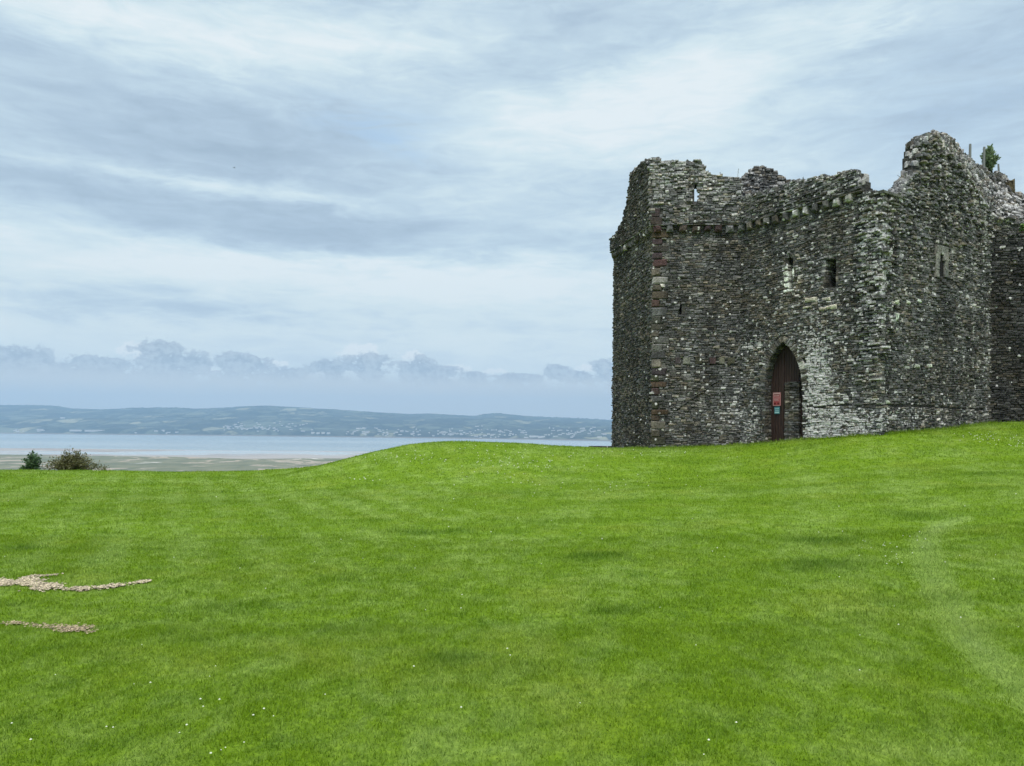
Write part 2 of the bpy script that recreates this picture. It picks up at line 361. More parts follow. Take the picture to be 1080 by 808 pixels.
def ground(X, Y):
    X = np.asarray(X, float); Y = np.asarray(Y, float); shp = X.shape
    x = np.clip(X.ravel(), -32, 32); y = np.clip(Y.ravel(), -12, 36)
    out = np.empty(x.size)
    for i in range(0, x.size, 20000):
        xs = x[i:i+20000]; ys = y[i:i+20000]
        d2 = (xs[:, None]-ctrl[None, :, 0])**2+(ys[:, None]-ctrl[None, :, 1])**2
        out[i:i+20000] = (0.5*d2*np.log(d2+1e-12))@_w[:n_]+_w[n_]+_w[n_+1]*xs+_w[n_+2]*ys
    z = out.reshape(shp)
    z = z+(fbm(X*.35, Y*.35, 3, 5)-.5)*.10*np.clip(np.hypot(X, Y)/10, .2, 1)+(fbm(X*1.6, Y*1.6, 2, 9)-.5)*.03
    # where the plateau breaks off: nearer on the left, behind the castle on the right
    brk = 26.4+sstep(-9.5, -2, X)*0.8+sstep(-1.0, 4.2, X)*4.6+sstep(4.2, 9, X)*14+(fbm(X*.5, X*0+3, 2, 21)-.5)*.5
    d = np.maximum(Y-brk, 0)
    z = z-np.where(d < 5, d*d*.035, .035*25+(d-5)*.35)
    side = np.maximum(np.abs(X)-60, 0); z = z-side*.2
    return np.maximum(z, SEA-2.0)
def hitground(x, y):
    d = raydir(x, y); t = 3.0
    for _ in range(60):
        g = float(ground(np.array([d[0]*t]), np.array([t]))[0]); z = EYE+d[2]*t
        if z <= g: break
        t += max((z-g)*1.5, .02)
    return d[0]*t, t

# worn track, dark tufts, bare patches measured on the ground
track = [hitground(*p) for p in ((1015, 547), (993, 554), (978, 566), (975, 585), (985, 612), (1003, 645), (1030, 680), (1060, 712), (1100, 745))]
tufts = [(hitground(x, y), r, e) for x, y, r, e in ((872, 597, .55, 2.6), (870, 571, .5, 2.0), (620, 588, .45, 2.4), (645, 645, .28, 2.2), (250, 643, .42, 2.2), (470, 696, .22, 2), (968, 546, .5, 2), (20, 579, .3, 2.2), (430, 562, .5, 3), (1040, 500, .5, 2), (480, 560, .3, 3))]
patch1 = [hitground(*p) for p in ((-30, 616), (0, 616), (30, 616), (55, 621), (80, 623.5), (105, 621), (130, 618), (152, 614.5))]
patch1r = [.15, .14, .11, .06, .035, .03, .04, .0]
patch1b = [hitground(*p) for p in ((20, 614), (38, 609), (55, 608))]; patch1br = [.06, .04, .0]
patch2 = [hitground(*p) for p in ((14, 659), (28, 660.5), (40, 661.5), (62, 663), (78, 666), (93, 668))]; patch2r = [.0, .01, .03, .08, .09, .0]
def poly_dist(X, Y, pts, rad=None):
    """signed distance to a polyline whose half-width runs through rad (or plain distance)"""
    best = np.full(np.shape(X), 1e9)
    for i in range(len(pts)-1):
        ax, ay = pts[i]; bx, by = pts[i+1]; dx, dy = bx-ax, by-ay
        t = np.clip(((X-ax)*dx+(Y-ay)*dy)/(dx*dx+dy*dy), 0, 1)
        d = np.hypot(X-ax-t*dx, Y-ay-t*dy)
        if rad: d = d-(rad[i]*(1-t)+rad[i+1]*t)
        best = np.minimum(best, d)
    return best
def bare(X, Y):
    w = (fbm(X*9, Y*9, 4, 3)-.5)*.24
    a = np.minimum(poly_dist(X, Y, patch1, patch1r), poly_dist(X, Y, patch1b, patch1br))+w
    b = poly_dist(X, Y, patch2, patch2r)+w*.8
    return a, b
def tone(X, Y):
    L = np.full(np.shape(X), 0.5); D = np.zeros(np.shape(X))
    s = (X+.46*Y)+(fbm(X*.3, Y*.3, 2, 2)-.5)*.5
    st = np.sin(s*2*math.pi/.95)
    L = L+.15*st*sstep(1.0, -3.0, X)*sstep(6, 10, Y)*(.4+.6*fbm(X*.6, Y*.6, 2, 77))
    s2 = (X-.35*Y)+(fbm(X*.3, Y*.3, 2, 32)-.5)*.8
    L = L+.06*np.sin(s2*2*math.pi/2.1)*sstep(-3, 1, X)
    hb = fbm(X*.25, Y*1.1, 3, 61); L = L+(hb-.5)*.45*sstep(8, 16, Y)
    d = poly_dist(X, Y, track); w = .14
    L = L+.85*np.exp(-(d/w)**3)*(.45+.9*fbm(X*3, Y*3, 3, 13))
    for (cx, cy), r, e in tufts:
        D = np.maximum(D, np.exp(-(((X-cx)/r)**2+((Y-cy)/(r*.75))**2)**1.5)*(.25+.9*fbm(X*5, Y*5, 3, 6)))
    D = D+.30*sstep(.58, .75, fbm(X*.8, Y*1.6, 4, 44))
    return np.clip(L, 0, 1.7), np.clip(D, 0, 1)

def build_ground():
    xs = np.concatenate([-np.geomspace(2400, 44, 28), np.arange(-40, -14, .8), np.arange(-14, 20, .2), np.arange(20, 40, .8), np.geomspace(44, 2400, 28)])
    ys = np.concatenate([np.arange(-30, 0, 2), np.arange(0, 14, .15), np.arange(14, 34, .25), np.arange(34, 60, 1.5), np.geomspace(62, 420, 26)])
    X, Y = np.meshgrid(xs, ys); Z = ground(X, Y)
    a, b = bare(X, Y); 
    nx, ny = len(xs), len(ys); i = np.arange(nx*ny).reshape(ny, nx)
    q = np.stack([i[:-1, :-1], i[:-1, 1:], i[1:, 1:], i[1:, :-1]], -1).reshape(-1, 4)
    L, D = tone(X, Y)
    c = np.stack([L, D, np.zeros_like(L), np.ones_like(L)], -1)
    o = fast_mesh('lawn', np.stack([X, Y, Z], -1).reshape(-1, 3), q, M['turf'], c.reshape(-1, 4), 'tone', True, 4)
    tag(o, 'mown green lawn rising to the castle, with a low bank', 'lawn', kind='structure')
build_ground()

def sheet(name, x0, x1, z, near, far, m, label, cat, n=500):
    xs = np.linspace(x0, x1, n); v = []; f = []
    for x in xs: v += [(x, near(x), z), (x, far(x), z)]
    for i in range(n-1): f.append((2*i, 2*i+2, 2*i+3, 2*i+1))
    o = mesh_obj(name, v, f, m); tag(o, label, cat, kind='structure'); return o
fb1 = lambda x, s, k, sd: float((fbm(np.array([x/s]), np.array([.5]), 4, sd)[0]-.5)*k)
sheet('marsh', -9000, 9000, SEA, lambda x: 90, lambda x: 1475-.10*x+fb1(x, 260, 190, 3), m_marsh(), 'grey green salt marsh cut by pale creeks', 'marsh', 1400)
sheet('sand', -9000, 9000, SEA-.4, lambda x: 1150, lambda x: 1960-.03*x+fb1(x, 500, 260, 8), m_sand(), 'pinkish tidal sand flats beyond the marsh', 'sand flats', 1000)
sheet('water', -16000, 16000, SEA-.8, lambda x: 1000, lambda x: 9000, m_water(), 'pale calm estuary water', 'water', 40)

# far hills across the water
RID = [(-400, 426), (-120, 425), (0, 427), (40, 427), (62, 428), (75, 430.5), (105, 431.5), (140, 430.5), (170, 430), (205, 431), (230, 430), (255, 428.5), (280, 427.5), (300, 428.5), (350, 431.5), (395, 434.5), (430, 436.5), (455, 436), (480, 437.5), (500, 438.5), (518, 436.2), (530, 436.2), (560, 439), (580, 440), (610, 441), (645, 443), (760, 444), (1100, 446), (1500, 446)]
rx = np.array([raydir(x, y)[0] for x, y in RID]); rz = np.array([raydir(x, y)[2] for x, y in RID])
def shore(X): return np.interp(X/5200, [-1.2, -.675, -.3, 0, .13, .5, 1.2], [5700, 5500, 5300, 4800, 4350, 4100, 4000])
def hill_h(X, Y):
    a = X/Y; sh = shore(a*5200)+(fbm(X/300, Y*0+2, 3, 4)-.5)*160
    yr = 8600+600*np.sin(a*5)
    t = np.clip((Y-sh)/(yr-sh), 0, None)
    H = EYE+np.interp(a, rx, rz)*yr-SEA
    prof = np.where(t < 1, t**.85*.94+.06*sstep(0, .05, t), np.maximum(1-(t-1)*.9, .1))
    nz = (fbm(X/900, Y/700, 5, 11)-.5)*120*np.clip(t*(1-t)*3.2, 0, 1)
    h = H*prof+nz*np.where(t < 1, 1, 0)
    h = np.where(t < 1, np.minimum(h, (H*Y/yr)*.985), h)
    return SEA-1.5+np.where(t > 0, np.maximum(h+1.5, 2.5*sstep(0, .02, t)), 0)
ax = np.linspace(-1.35, 1.1, 620); yy = np.concatenate([np.linspace(3900, 9800, 180), np.linspace(9850, 10000, 3)])
A_, Yg = np.meshgrid(ax, yy); Xg = A_*Yg; Zg = hill_h(Xg, Yg)
ii = np.arange(Xg.size).reshape(Xg.shape); q = np.stack([ii[:-1, :-1], ii[:-1, 1:], ii[1:, 1:], ii[1:, :-1]], -1).reshape(-1, 4)
ho = fast_mesh('hills', np.stack([Xg, Yg, Zg], -1).reshape(-1, 3), q, m_hills(), smooth=True, size=4)
tag(ho, 'long low blue hills across the estuary with fields and woods', 'hills', kind='structure')
def hillhit(x, y):
    d = raydir(x, y); Ys = np.arange(4000, 9500, 10.0); X = d[0]*Ys; z = EYE+d[2]*Ys; g = hill_h(X, Ys)
    k = np.argmax(g > z+.5)
    return (X[k], Ys[k], g[k]) if (g > z+.5).any() else None

# ------------------------------------------------------------------ masonry
class Stones:
    def __init__(s): s.v = []; s.f = []; s.c = []
    def add(s, fn, u0, u1, v0, v1, w, col, back=-.14, jit=.42, ch=.24, dens=.05):
        """one rough stone: fn(u, v, w) -> xyz; chamfered, uneven face"""
        du, dv = u1-u0, v1-v0; j = lambda k: random.uniform(-k, k)
        cs = [(u0, v0), (u1, v0), (u1, v1), (u0, v1)]; ju = min(du, dv)*jit*.5
        ring = [(a+j(ju), b+j(ju*.8)) for a, b in cs]
        ca = min(du, dv)*ch
        tu, tv = j(.10), j(.16)
        cu, cv = (u0+u1)/2, (v0+v1)/2
        base = len(s.v)
        for a, b in cs: s.v.append(fn(a, b, back))
        for a, b in ring: s.v.append(fn(a, b, w-ca*.9))
        for a, b in ring:
            a2 = a+(ca if a < cu else -ca)*random.uniform(.6, 1.3); b2 = b+(ca if b < cv else -ca)*random.uniform(.6, 1.3)
            s.v.append(fn(a2, b2, w+(a2-cu)*tu+(b2-cv)*tv+j(.008)))
        for i in range(4):
            k = (i+1) % 4
            s.f.append((base+i, base+k, base+4+k, base+4+i)); s.f.append((base+4+i, base+4+k, base+8+k, base+8+i))
        s.f.append((base+8, base+9, base+10, base+11))
        s.c += [(*col, dens)]*12
    def build(s, name, parent, m=None): return mesh_obj(name, s.v, s.f, m or M['stone'], parent, s.c)

def stone_col(white=0.05, warm=0.2, dark=1.0):
    r = random.random()
    if r < white:
        g = random.uniform(.26, .48); return (g, g*.98, g*.97)
    g = random.choice([random.uniform(.05, .10), random.uniform(.075, .15), random.uniform(.11, .22)])*dark
    if random.random() < warm: return (g*1.08, g*.98, g*.84)
    return (g*.99, g*.985, g*1.0)
RED = lambda: (random.uniform(.046, .072), random.uniform(.040, .058), random.uniform(.035, .050))

class Wall:
    def __init__(s, P, Q, thick=1.3):
        s.P = np.array(P, float); s.Q = np.array(Q, float); d = s.Q-s.P; s.L = float(np.hypot(*d)); s.d = d/s.L
        s.n = np.array((s.d[1], -s.d[0])); s.thick = thick; s.holes = []; s.special = []; s.skip = []; s.wfun = None
    def uz(s, x, y, off=0.0):
        r = raydir(x, y); o = s.P+s.n*off
        # t*(rx,1) = o + u*d
        den = r[0]*s.d[1]-s.d[0]; t = (o[0]*s.d[1]-o[1]*s.d[0])/den
        X, Y = r[0]*t, t; u = (X-o[0])*s.d[0]+(Y-o[1])*s.d[1]
        return u, EYE+r[2]*t
    def fn(s, off=0.0):
        P, d, n = s.P, s.d, s.n
        return lambda u, v, w: (P[0]+d[0]*u+n[0]*(w+off), P[1]+d[1]*u+n[1]*(w+off), v)
    def px(s, u, z, off=0.0):
        X, Y, Z = s.fn(off)(u, z, 0); a, b = X/Y, (Z-EYE)/Y; c, q = math.cos(ROLL), math.sin(ROLL)
        return CX+F*(a*c+b*q), CY-F*(b*c-a*q)
    def gz(s, u): X, Y, _ = s.fn()(u, 0, 0); return float(ground(np.array([X]), np.array([Y]))[0])

def inpoly(pts, u, v):
    c = False; n = len(pts); j = n-1
    for i in range(n):
        if (pts[i][1] > v) != (pts[j][1] > v) and u < (pts[j][0]-pts[i][0])*(v-pts[i][1])/(pts[j][1]-pts[i][1])+pts[i][0]: c = not c
        j = i
    return c

def core(name, wall, u0, u1, zlo, zhi, off, thick, holes, parent, cell=.09, m=None):
    """solid heart of a wall: cells of the face grid carried back through the thickness; holes go right through"""
    nu = max(2, int(round((u1-u0)/cell))); us = np.linspace(u0, u1, nu+1)
    z0 = min(zlo(u) for u in us); z1 = max(zhi(u) for u in us); nz = max(2, int(round((z1-z0)/cell))); zs = np.linspace(z0, z1, nz+1)
    solid = np.zeros((nu+2, nz+2), bool)
    for i in range(nu):
        uc = (us[i]+us[i+1])/2; a, b = zlo(uc), zhi(uc)
        for k in range(nz):
            zc = (zs[k]+zs[k+1])/2
            if a <= zc <= b and not any(inpoly(h, uc, zc) for h in holes): solid[i+1, k+1] = True
    fn = wall.fn(off); v = []; idx = {}; f = []
    def V(i, k, b):
        key = (i, k, b)
        if key not in idx: idx[key] = len(v); v.append(fn(us[i], zs[k], -thick if b else 0.0))
        return idx[key]
    for i in range(nu):
        for k in range(nz):
            if not solid[i+1, k+1]: continue
            f.append((V(i, k, 0), V(i+1, k, 0), V(i+1, k+1, 0), V(i, k+1, 0)))
            f.append((V(i, k, 1), V(i, k+1, 1), V(i+1, k+1, 1), V(i+1, k, 1)))
            if not solid[i, k+1]: f.append((V(i, k, 0), V(i, k+1, 0), V(i, k+1, 1), V(i, k, 1)))
            if not solid[i+2, k+1]: f.append((V(i+1, k, 0), V(i+1, k, 1), V(i+1, k+1, 1), V(i+1, k+1, 0)))
            if not solid[i+1, k]: f.append((V(i, k, 0), V(i, k, 1), V(i+1, k, 1), V(i+1, k, 0)))
            if not solid[i+1, k+2]: f.append((V(i, k+1, 0), V(i+1, k+1, 0), V(i+1, k+1, 1), V(i, k+1, 1)))
    return v, f

def face(st, wall, u0, u1, zlo, zhi, off, holes, look, hmin=.045, hmax=.115, wmin=.08, wmax=.29, specials=(), gap=.008, skip=None):
    """random coursed rubble; look(u, z, x, y) -> dict(white, warm, dark, rough, thin)"""
    fn = wall.fn(off); us = np.linspace(u0, u1, 30)
    z = min(zlo(u) for u in us); ztop = max(zhi(u) for u in us)
    bend = random.uniform(0, 10)
    while z < ztop:
        h = random.uniform(hmin, hmax); u = u0-random.uniform(0, .1)
        while u < u1:
            w = random.uniform(wmin, wmax)*(.6+.4*h/hmax)
            if u+w > u1-.05: w = u1-u+random.uniform(-.02, .02)
            if w < .05: break
            uc = u+w/2; dz = .05*math.sin(uc*1.3+bend)+.025*math.sin(uc*3.7+z); zc = z+h/2+dz
            pieces = [(z+dz, h)] if random.random() > .14 or h < .08 else [(z+dz, h*.5), (z+dz+h*.5, h*.5)]
            for zz, hh in pieces:
                zc = zz+hh/2
                if zc < zlo(uc) or zc > zhi(uc)+random.uniform(-.03, .05): continue
                if any(inpoly(hp, uu, zc) for hp in holes for uu in (uc, u+w*.12, u+w*.88)): continue
                if any(a <= uc <= b and c <= zc <= d for a, b, c, d in specials): continue
                if skip and skip(uc, zc): continue
                x, y = wall.px(uc, zc, off); k = look(uc, zc, x, y)
                rough = k.get('rough', .022); wv = k.get('w', 0)+random.gauss(0, rough*.5)+random.choice([0, 0, 0, rough])
                st.add(fn, u+gap*.5, u+w-gap*.5, zz+gap*.5, zz+hh-gap*.5, .028+wv, stone_col(k.get('white', .05)*.28, k.get('warm', .25), k.get('dark', 1)), back=-.12, dens=k.get('white', .05))
            u += w
        z += h

def rubble_top(st, curveA, curveB, n, m, size=.2, white=.45, dark=1.25, lift=.05):
    """loose broken stones over the ragged top between a front edge curve and a back edge curve (t -> xyz)"""
    for i in range(n):
        for k in range(m):
            t = (i+random.uniform(.1, .9))/n; q = (k+random.uniform(0, 1))/m
            a, b = np.array(curveA(t)), np.array(curveB(t)); p = a*(1-q)+b*q
            yaw = random.uniform(0, 6.28); s_ = size*random.uniform(.45, 1.0); tl, tm = random.uniform(-.4, .4), random.uniform(-.4, .4)
            c, sn = math.cos(yaw), math.sin(yaw)
            def f(u, v, w, p=p, c=c, sn=sn, tl=tl, tm=tm): return (p[0]+c*u-sn*v, p[1]+sn*u+c*v, p[2]+w+u*tl+v*tm)
            hw, hh = s_*.5, s_*random.uniform(.25, .5)
            st.add(f, -hw, hw, -hh, hh, lift+random.uniform(-.03, .06), stone_col(white*.5, .25, dark), back=-.12, jit=.5, ch=.25, dens=white)

castle = empty('ruined_castle', (P3[0], P3[1], 1.3))
tag(castle, 'tall roofless grey rubble stone castle with ragged broken wall tops standing on the lawn', 'castle')
def to_castle(o): 
    o.parent = castle; o.matrix_parent_inverse = castle.matrix_world.inverted(); o.location = (0, 0, 0)
    return o
bpy.context.view_layer.update()
from mathutils import Matrix
castle_inv = Matrix.Translation(castle.location).inverted()
def part(o, parent=None, label=None):
    if parent is None: o.parent = castle; o.matrix_parent_inverse = castle_inv
    else: o.parent = parent
    if label: o['label'] = label
    return o

def prof(wall, pts, off=0.0):
    a = sorted(wall.uz(x, y, off) for x, y in pts); us = [p[0] for p in a]; zs = [p[1] for p in a]
    return lambda u: float(np.interp(u, us, zs))
def hole_px(wall, pts, off=0.0): return [wall.uz(x, y, off) for x, y in pts]

W1, W2, W3, W4, W5 = Wall(P0, P1), Wall(P1, P2), Wall(P2, P3), Wall(P3, P4, 1.5), Wall(P4, P5, 1.5)
ZC = W2.uz(700, 239)[1]                     # level of the corbel table
OFF = .15
zg = lambda W: (lambda u: W.gz(min(max(u, 0), W.L))-.25)

def wall_obj(name, W, u0, u1, zlo, zhi, off, thick, holes, look, cell=.09, label=None, extra=None, cu1=None, choles=None, **kw):
    st = Stones(); v, f = core(name, W, u0, cu1 or u1, zlo, lambda u: zhi(u)-.07, off-.015, thick, choles or holes, None, cell)
    o = mesh_obj(name, v, f, M['mortar'])
    if extra: extra(st)
    face(st, W, u0, u1, zlo, zhi, off, holes, look, **kw)
    o2 = mesh_obj(name+'_tmp', st.v, st.f, M['stone'], None, st.c)
    # one mesh per wall: heart (slot 0) and facing stones (slot 1)
    me = bpy.data.meshes.new(name); nv = len(v)
    me.from_pydata([tuple(map(float, p)) for p in v+st.v], [], f+[tuple(i+nv for i in q) for q in st.f])
    me.materials.append(M['mortar']); me.materials.append(M['stone'])
    mi = np.zeros(len(me.polygons), np.int32); mi[len(f):] = 1; me.polygons.foreach_set('material_index', mi)
    a = me.color_attributes.new('tint', 'FLOAT_COLOR', 'POINT'); a.data.foreach_set('color', np.array([(.05, .05, .05, 1)]*nv+st.c, np.float32).ravel())
    me.update(); old = o.data; o.data = me; bpy.data.meshes.remove(old)
    bpy.data.objects.remove(o2); return part(o, label=label)

g_ = lambda x, y, cx, cy, rx_, ry_: math.exp(-((x-cx)/rx_)**2-((y-cy)/ry_)**2)
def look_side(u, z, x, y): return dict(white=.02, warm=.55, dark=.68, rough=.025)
def look_tower(u, z, x, y):
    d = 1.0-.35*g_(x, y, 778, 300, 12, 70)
    return dict(white=.05+.25*g_(x, y, 775, 430, 40, 30)+.12*g_(x, y, 700, 400, 14, 80), warm=.18+.2*g_(x, y, 770, 255, 14, 12), dark=d, rough=.022)
def look_tower_par(u, z, x, y):
    t = max(0, min(1, (232-y)/60)); return dict(white=.06+.42*t, warm=.2, dark=1.2+.7*t, rough=.03+.02*t)
def look_gate(u, z, x, y):
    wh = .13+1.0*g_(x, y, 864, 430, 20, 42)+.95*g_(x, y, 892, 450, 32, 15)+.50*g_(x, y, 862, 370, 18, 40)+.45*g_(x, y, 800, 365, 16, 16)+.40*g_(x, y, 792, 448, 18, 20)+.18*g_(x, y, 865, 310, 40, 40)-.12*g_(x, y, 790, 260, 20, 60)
    broken = sstep(903, 912, x)*sstep(425, 300, y)
    wh = max(wh, .02)+.45*broken+.15*sstep(900, 915, x)
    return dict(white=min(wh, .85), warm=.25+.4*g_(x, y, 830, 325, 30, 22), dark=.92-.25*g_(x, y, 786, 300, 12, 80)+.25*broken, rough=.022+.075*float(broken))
def look_gate_par(u, z, x, y): t = max(0, min(1, (204-y+(900-x)*.12)/20)); return dict(white=.22+.25*t, warm=.1, dark=.85+.5*t, rough=.04)
def look_right(u, z, x, y):
    wh = .10+.55*g_(x, y, 935, 280, 7, 80)+.42*g_(x, y, 960, 440, 60, 11)+.2*g_(x, y, 930, 450, 12, 20)+.10*g_(x, y, 1030, 390, 20, 30)+.22*g_(x, y, 1050, 210, 40, 30)
    up = max(0, min(1, (300-y)/120)); q = g_(x, y, 1040, 330, 6, 200)
    return dict(white=min(wh+.22*up+.15*q, .8), warm=.15+.1*up, dark=.92+.35*up, rough=.024+.045*up+.05*float(sstep(950, 932, x)*sstep(420, 300, y)))
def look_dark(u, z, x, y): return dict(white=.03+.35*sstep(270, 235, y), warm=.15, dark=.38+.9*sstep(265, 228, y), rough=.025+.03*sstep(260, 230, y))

# --- side wall of the tower
top1 = prof(W1, [(647.5, 251), (652, 248), (657, 241), (661, 228), (664, 217), (666, 204), (668, 185), (674, 178), (682, 171), (690, 168)])
slit1 = hole_px(W1, [(659.6, 462), (659.6, 446), (662, 446), (662, 462)])
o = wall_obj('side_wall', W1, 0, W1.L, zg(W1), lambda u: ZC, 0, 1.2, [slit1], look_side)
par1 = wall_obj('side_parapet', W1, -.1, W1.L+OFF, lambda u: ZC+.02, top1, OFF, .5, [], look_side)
# --- front wall of the tower, with quoins, putlog blocks, a slit and an old roof scar
quo = []; z = W2.gz(.2)-.1; k = 0
while z < ZC-.2:
    h = random.uniform(.20, .34); w = (.50 if k % 2 else .30)*random.uniform(.85, 1.2); quo.append((0, w, z, z+h)); z += h+.012; k += 1
quo.append((0, .3, ZC+.03, ZC+.30)); quo.append((0, .22, ZC+.32, ZC+.62))
put = []
for x, w in ((712, 6), (720, 8), (733, 7), (748, 7), (758, 6), (767, 8)):
    a = W2.uz(x, 384); b = W2.uz(x+w, 377); put.append((a[0], b[0], a[1], b[1]))
slit2 = hole_px(W2, [(716.6, 333), (716.6, 320), (720.2, 320), (720.2, 324), (719.4, 333)])
scar = (W2.uz(712, 433), W2.uz(730, 421), W2.uz(757, 402))
def on_scar(u, z): return abs(z-np.interp(u, [p[0] for p in scar], [p[1] for p in scar])) < .035 and scar[0][0] < u < scar[2][0]
def extra2(st):
    fn = W2.fn(0)
    for i, (a, b, c, d) in enumerate(quo[:-2]):
        st.add(fn, a-.03, b, c, d, .045+random.uniform(0, .015), RED() if random.random() < .66 else stone_col(.15, .4, 1.1), jit=.22, ch=.16)
    for i, (a, b, c, d) in enumerate(put):
        st.add(fn, a, b, c, d, .05, RED() if i not in (1, 4) else (.14, .14, .12), jit=.08, ch=.08)
    for i in range(26):
        t = i/25; u = scar[0][0]+(scar[2][0]-scar[0][0])*t; zz = float(np.interp(u, [p[0] for p in scar], [p[1] for p in scar]))
        st.add(fn, u-.05, u+.05, zz+.02, zz+.055, .06, stone_col(.05, .2, .8), jit=.3)
o = wall_obj('tower_wall', W2, 0, W2.L, zg(W2), lambda u: ZC+.01, 0, 1.25, [slit2], look_tower, extra=extra2, specials=quo+put, skip=on_scar)
top2 = prof(W2, [(684, 168), (692, 167), (700, 170), (712, 169), (722, 171), (738, 169), (741, 173), (744, 181), (752, 185), (764, 186), (778, 188), (783, 194), (788, 205)], OFF)
slitc = hole_px(W2, [(732.2, 213), (732.2, 195), (742, 195), (742, 213)], OFF)
slitp = hole_px(W2, [(731.8, 213), (731.8, 195), (734.8, 195), (734.8, 213)], OFF)
def extra2p(st):
    fn = W2.fn(OFF)
    for a, b, c, d in quo[-2:]: st.add(fn, a-.1, b, c, d, .05, RED(), jit=.1, ch=.1)
o = wall_obj('tower_parapet', W2, -OFF, W2.L, lambda u: ZC+.03, top2, OFF, .5, [slitp], look_tower_par, choles=[slitc], cell=.06, extra=extra2p, specials=quo[-2:])
# --- gate wall
door_px = [(807, 472), (807, 405), (808, 393), (812, 379), (818.5, 368), (826, 360.5), (833, 366.5), (839.5, 377), (844, 390), (846, 404), (847, 472)]
door_uz = hole_px(W3, door_px)
lan = hole_px(W3, [(831.5, 305), (831, 283), (830, 275), (832, 270), (836.5, 273), (836.8, 283), (836.5, 305)])
rectw = hole_px(W3, [(869.5, 305), (871, 274), (882, 272), (882, 303)])
za = W3.uz(860, 431)[1]; zb = W3.uz(927, 426)[1]; zpl = (za+zb)/2+.02
def skip3(u, z):
    x, y = W3.px(u, z)
    if x > 850 and abs(z-zpl) < .035: return True
    if z > door_uz[1][1]-.1:      # arch ring is laid by itself
        for i in range(1, len(door_uz)-2):
            a, b = door_uz[i], door_uz[i+1]; dx, dy = b[0]-a[0], b[1]-a[1]; t = max(0, min(1, ((u-a[0])*dx+(z-a[1])*dy)/(dx*dx+dy*dy)))
            if math.hypot(u-a[0]-t*dx, z-a[1]-t*dy) < .24: return True
    return False
def path(pts):
    s = [0]
    for i in range(len(pts)-1): s.append(s[-1]+math.hypot(pts[i+1][0]-pts[i][0], pts[i+1][1]-pts[i][1]))
    def f(t):
        u = float(np.interp(t, s, [p[0] for p in pts])); z = float(np.interp(t, s, [p[1] for p in pts])); e = .05
        u2 = float(np.interp(min(t+e, s[-1]), s, [p[0] for p in pts])); z2 = float(np.interp(min(t+e, s[-1]), s, [p[1] for p in pts]))
        u1 = float(np.interp(max(t-e, 0), s, [p[0] for p in pts])); z1 = float(np.interp(max(t-e, 0), s, [p[1] for p in pts]))
        d = math.hypot(u2-u1, z2-z1) or 1; return u, z, (u2-u1)/d, (z2-z1)/d
    return f, s[-1]
def lining(st, W, pts, depth, size=.12, dark=.8, white=.03, warm=.5):
    """stones lining the sides of an opening; the path runs up the left jamb, over and down the right one"""
    f, L = path(pts); base = W.fn(0); t = 0
    while t < L:
        h = random.uniform(.6, 1.2)*size; dd = -random.uniform(0, .1)
        while dd < depth:
            w = random.uniform(.14, .34)
            def fn(a, b, c):     # a along depth, b along the path, c towards the opening
                u, z, du, dz = f(min(max(b, 0), L)); return base(u+dz*c, z-du*c, -a)
            st.add(fn, max(dd, -.01), min(dd+w, depth)-.01, t+.004, min(t+h, L)-.004, random.uniform(.0, .025), stone_col(white, warm, dark), back=-.13, jit=.15)
            dd += w
        t += h
def extra3(st):
    f, L = path(door_uz); base = W3.fn(0)
    s_spring = door_uz[1][1]-door_uz[0][1]-.15
    t = s_spring; tend = L-(door_uz[-2][1]-door_uz[-1][1])+.15
    while t < tend:      # voussoirs, thin slabs on end
        h = random.uniform(.05, .10)
        def fn(a, b, c):
            u, z, du, dz = f(min(max(b, 0), L)); return base(u-dz*a, z+du*a, c)
        x, y = W3.px(f(t)[0], f(t)[1])
        st.add(fn, .0, random.uniform(.20, .27), t+.003, t+h-.003, .03+random.uniform(-.01, .012), stone_col(.03, .6, .95), jit=.4, ch=.18, dens=.12 if x < 826 else .3)
        t += h
    lining(st, W3, door_uz, .42)
    lining(st, W3, rectw, .7, .11, .9, .10); lining(st, W3, lan, .6, .1, .8, .03)
    # pale boulders near the sill of the square window
    for x, y, w, h in ((856, 316, 12, 7), (872, 316, 9, 5), (878, 324, 10, 6), (868, 326, 8, 5), (852, 324, 9, 4)):
        a = W3.uz(x-w/2, y+h/2); b = W3.uz(x+w/2, y-h/2); g = random.uniform(.30, .5)
        st.add(base, a[0], b[0], a[1], b[1], .07, (g, g*.93, g*.78), jit=.5, ch=.3)
    for i in range(170):  # the ragged end of the wall
        z = random.uniform(3.2, ZC-.1); g = .20
        st.add(W3.fn(0), *(lambda a: (a, a+random.uniform(.15, .4)))(W3.L-random.uniform(.15, .85)), z, z+random.uniform(.04, .09), random.uniform(.05, .15), stone_col(.15, .1, 1.1), jit=.4, dens=.45)
top3l = prof(W3, [(770, 240), (908, 204), (912, 207), (920, 205), (931, 204), (938, 204)])
o = wall_obj('gate_wall', W3, 0, W3.L+.06, zg(W3), lambda u: ZC if u < W3.uz(908, 205)[0] else top3l(u), 0, 1.3, [door_uz, lan, rectw], look_gate, cu1=W3.L-.06, cell=.07, extra=extra3, skip=skip3, hmin=.045, hmax=.105, wmin=.07, wmax=.25)
top3 = prof(W3, [(770, 210), (790, 206), (800, 204), (813, 200), (825, 198), (836, 191), (842, 189), (849, 193), (853, 192), (857, 187), (866, 185), (877, 188), (881, 184), (887, 181), (893, 179), (903, 180), (905, 184), (909, 196), (911, 207)], OFF)
uend = W3.uz(909.5, 200, OFF)[0]
o = wall_obj('gate_parapet', W3, 0, uend, lambda u: ZC+.02, top3, OFF, .55, [], look_gate_par, cell=.07)
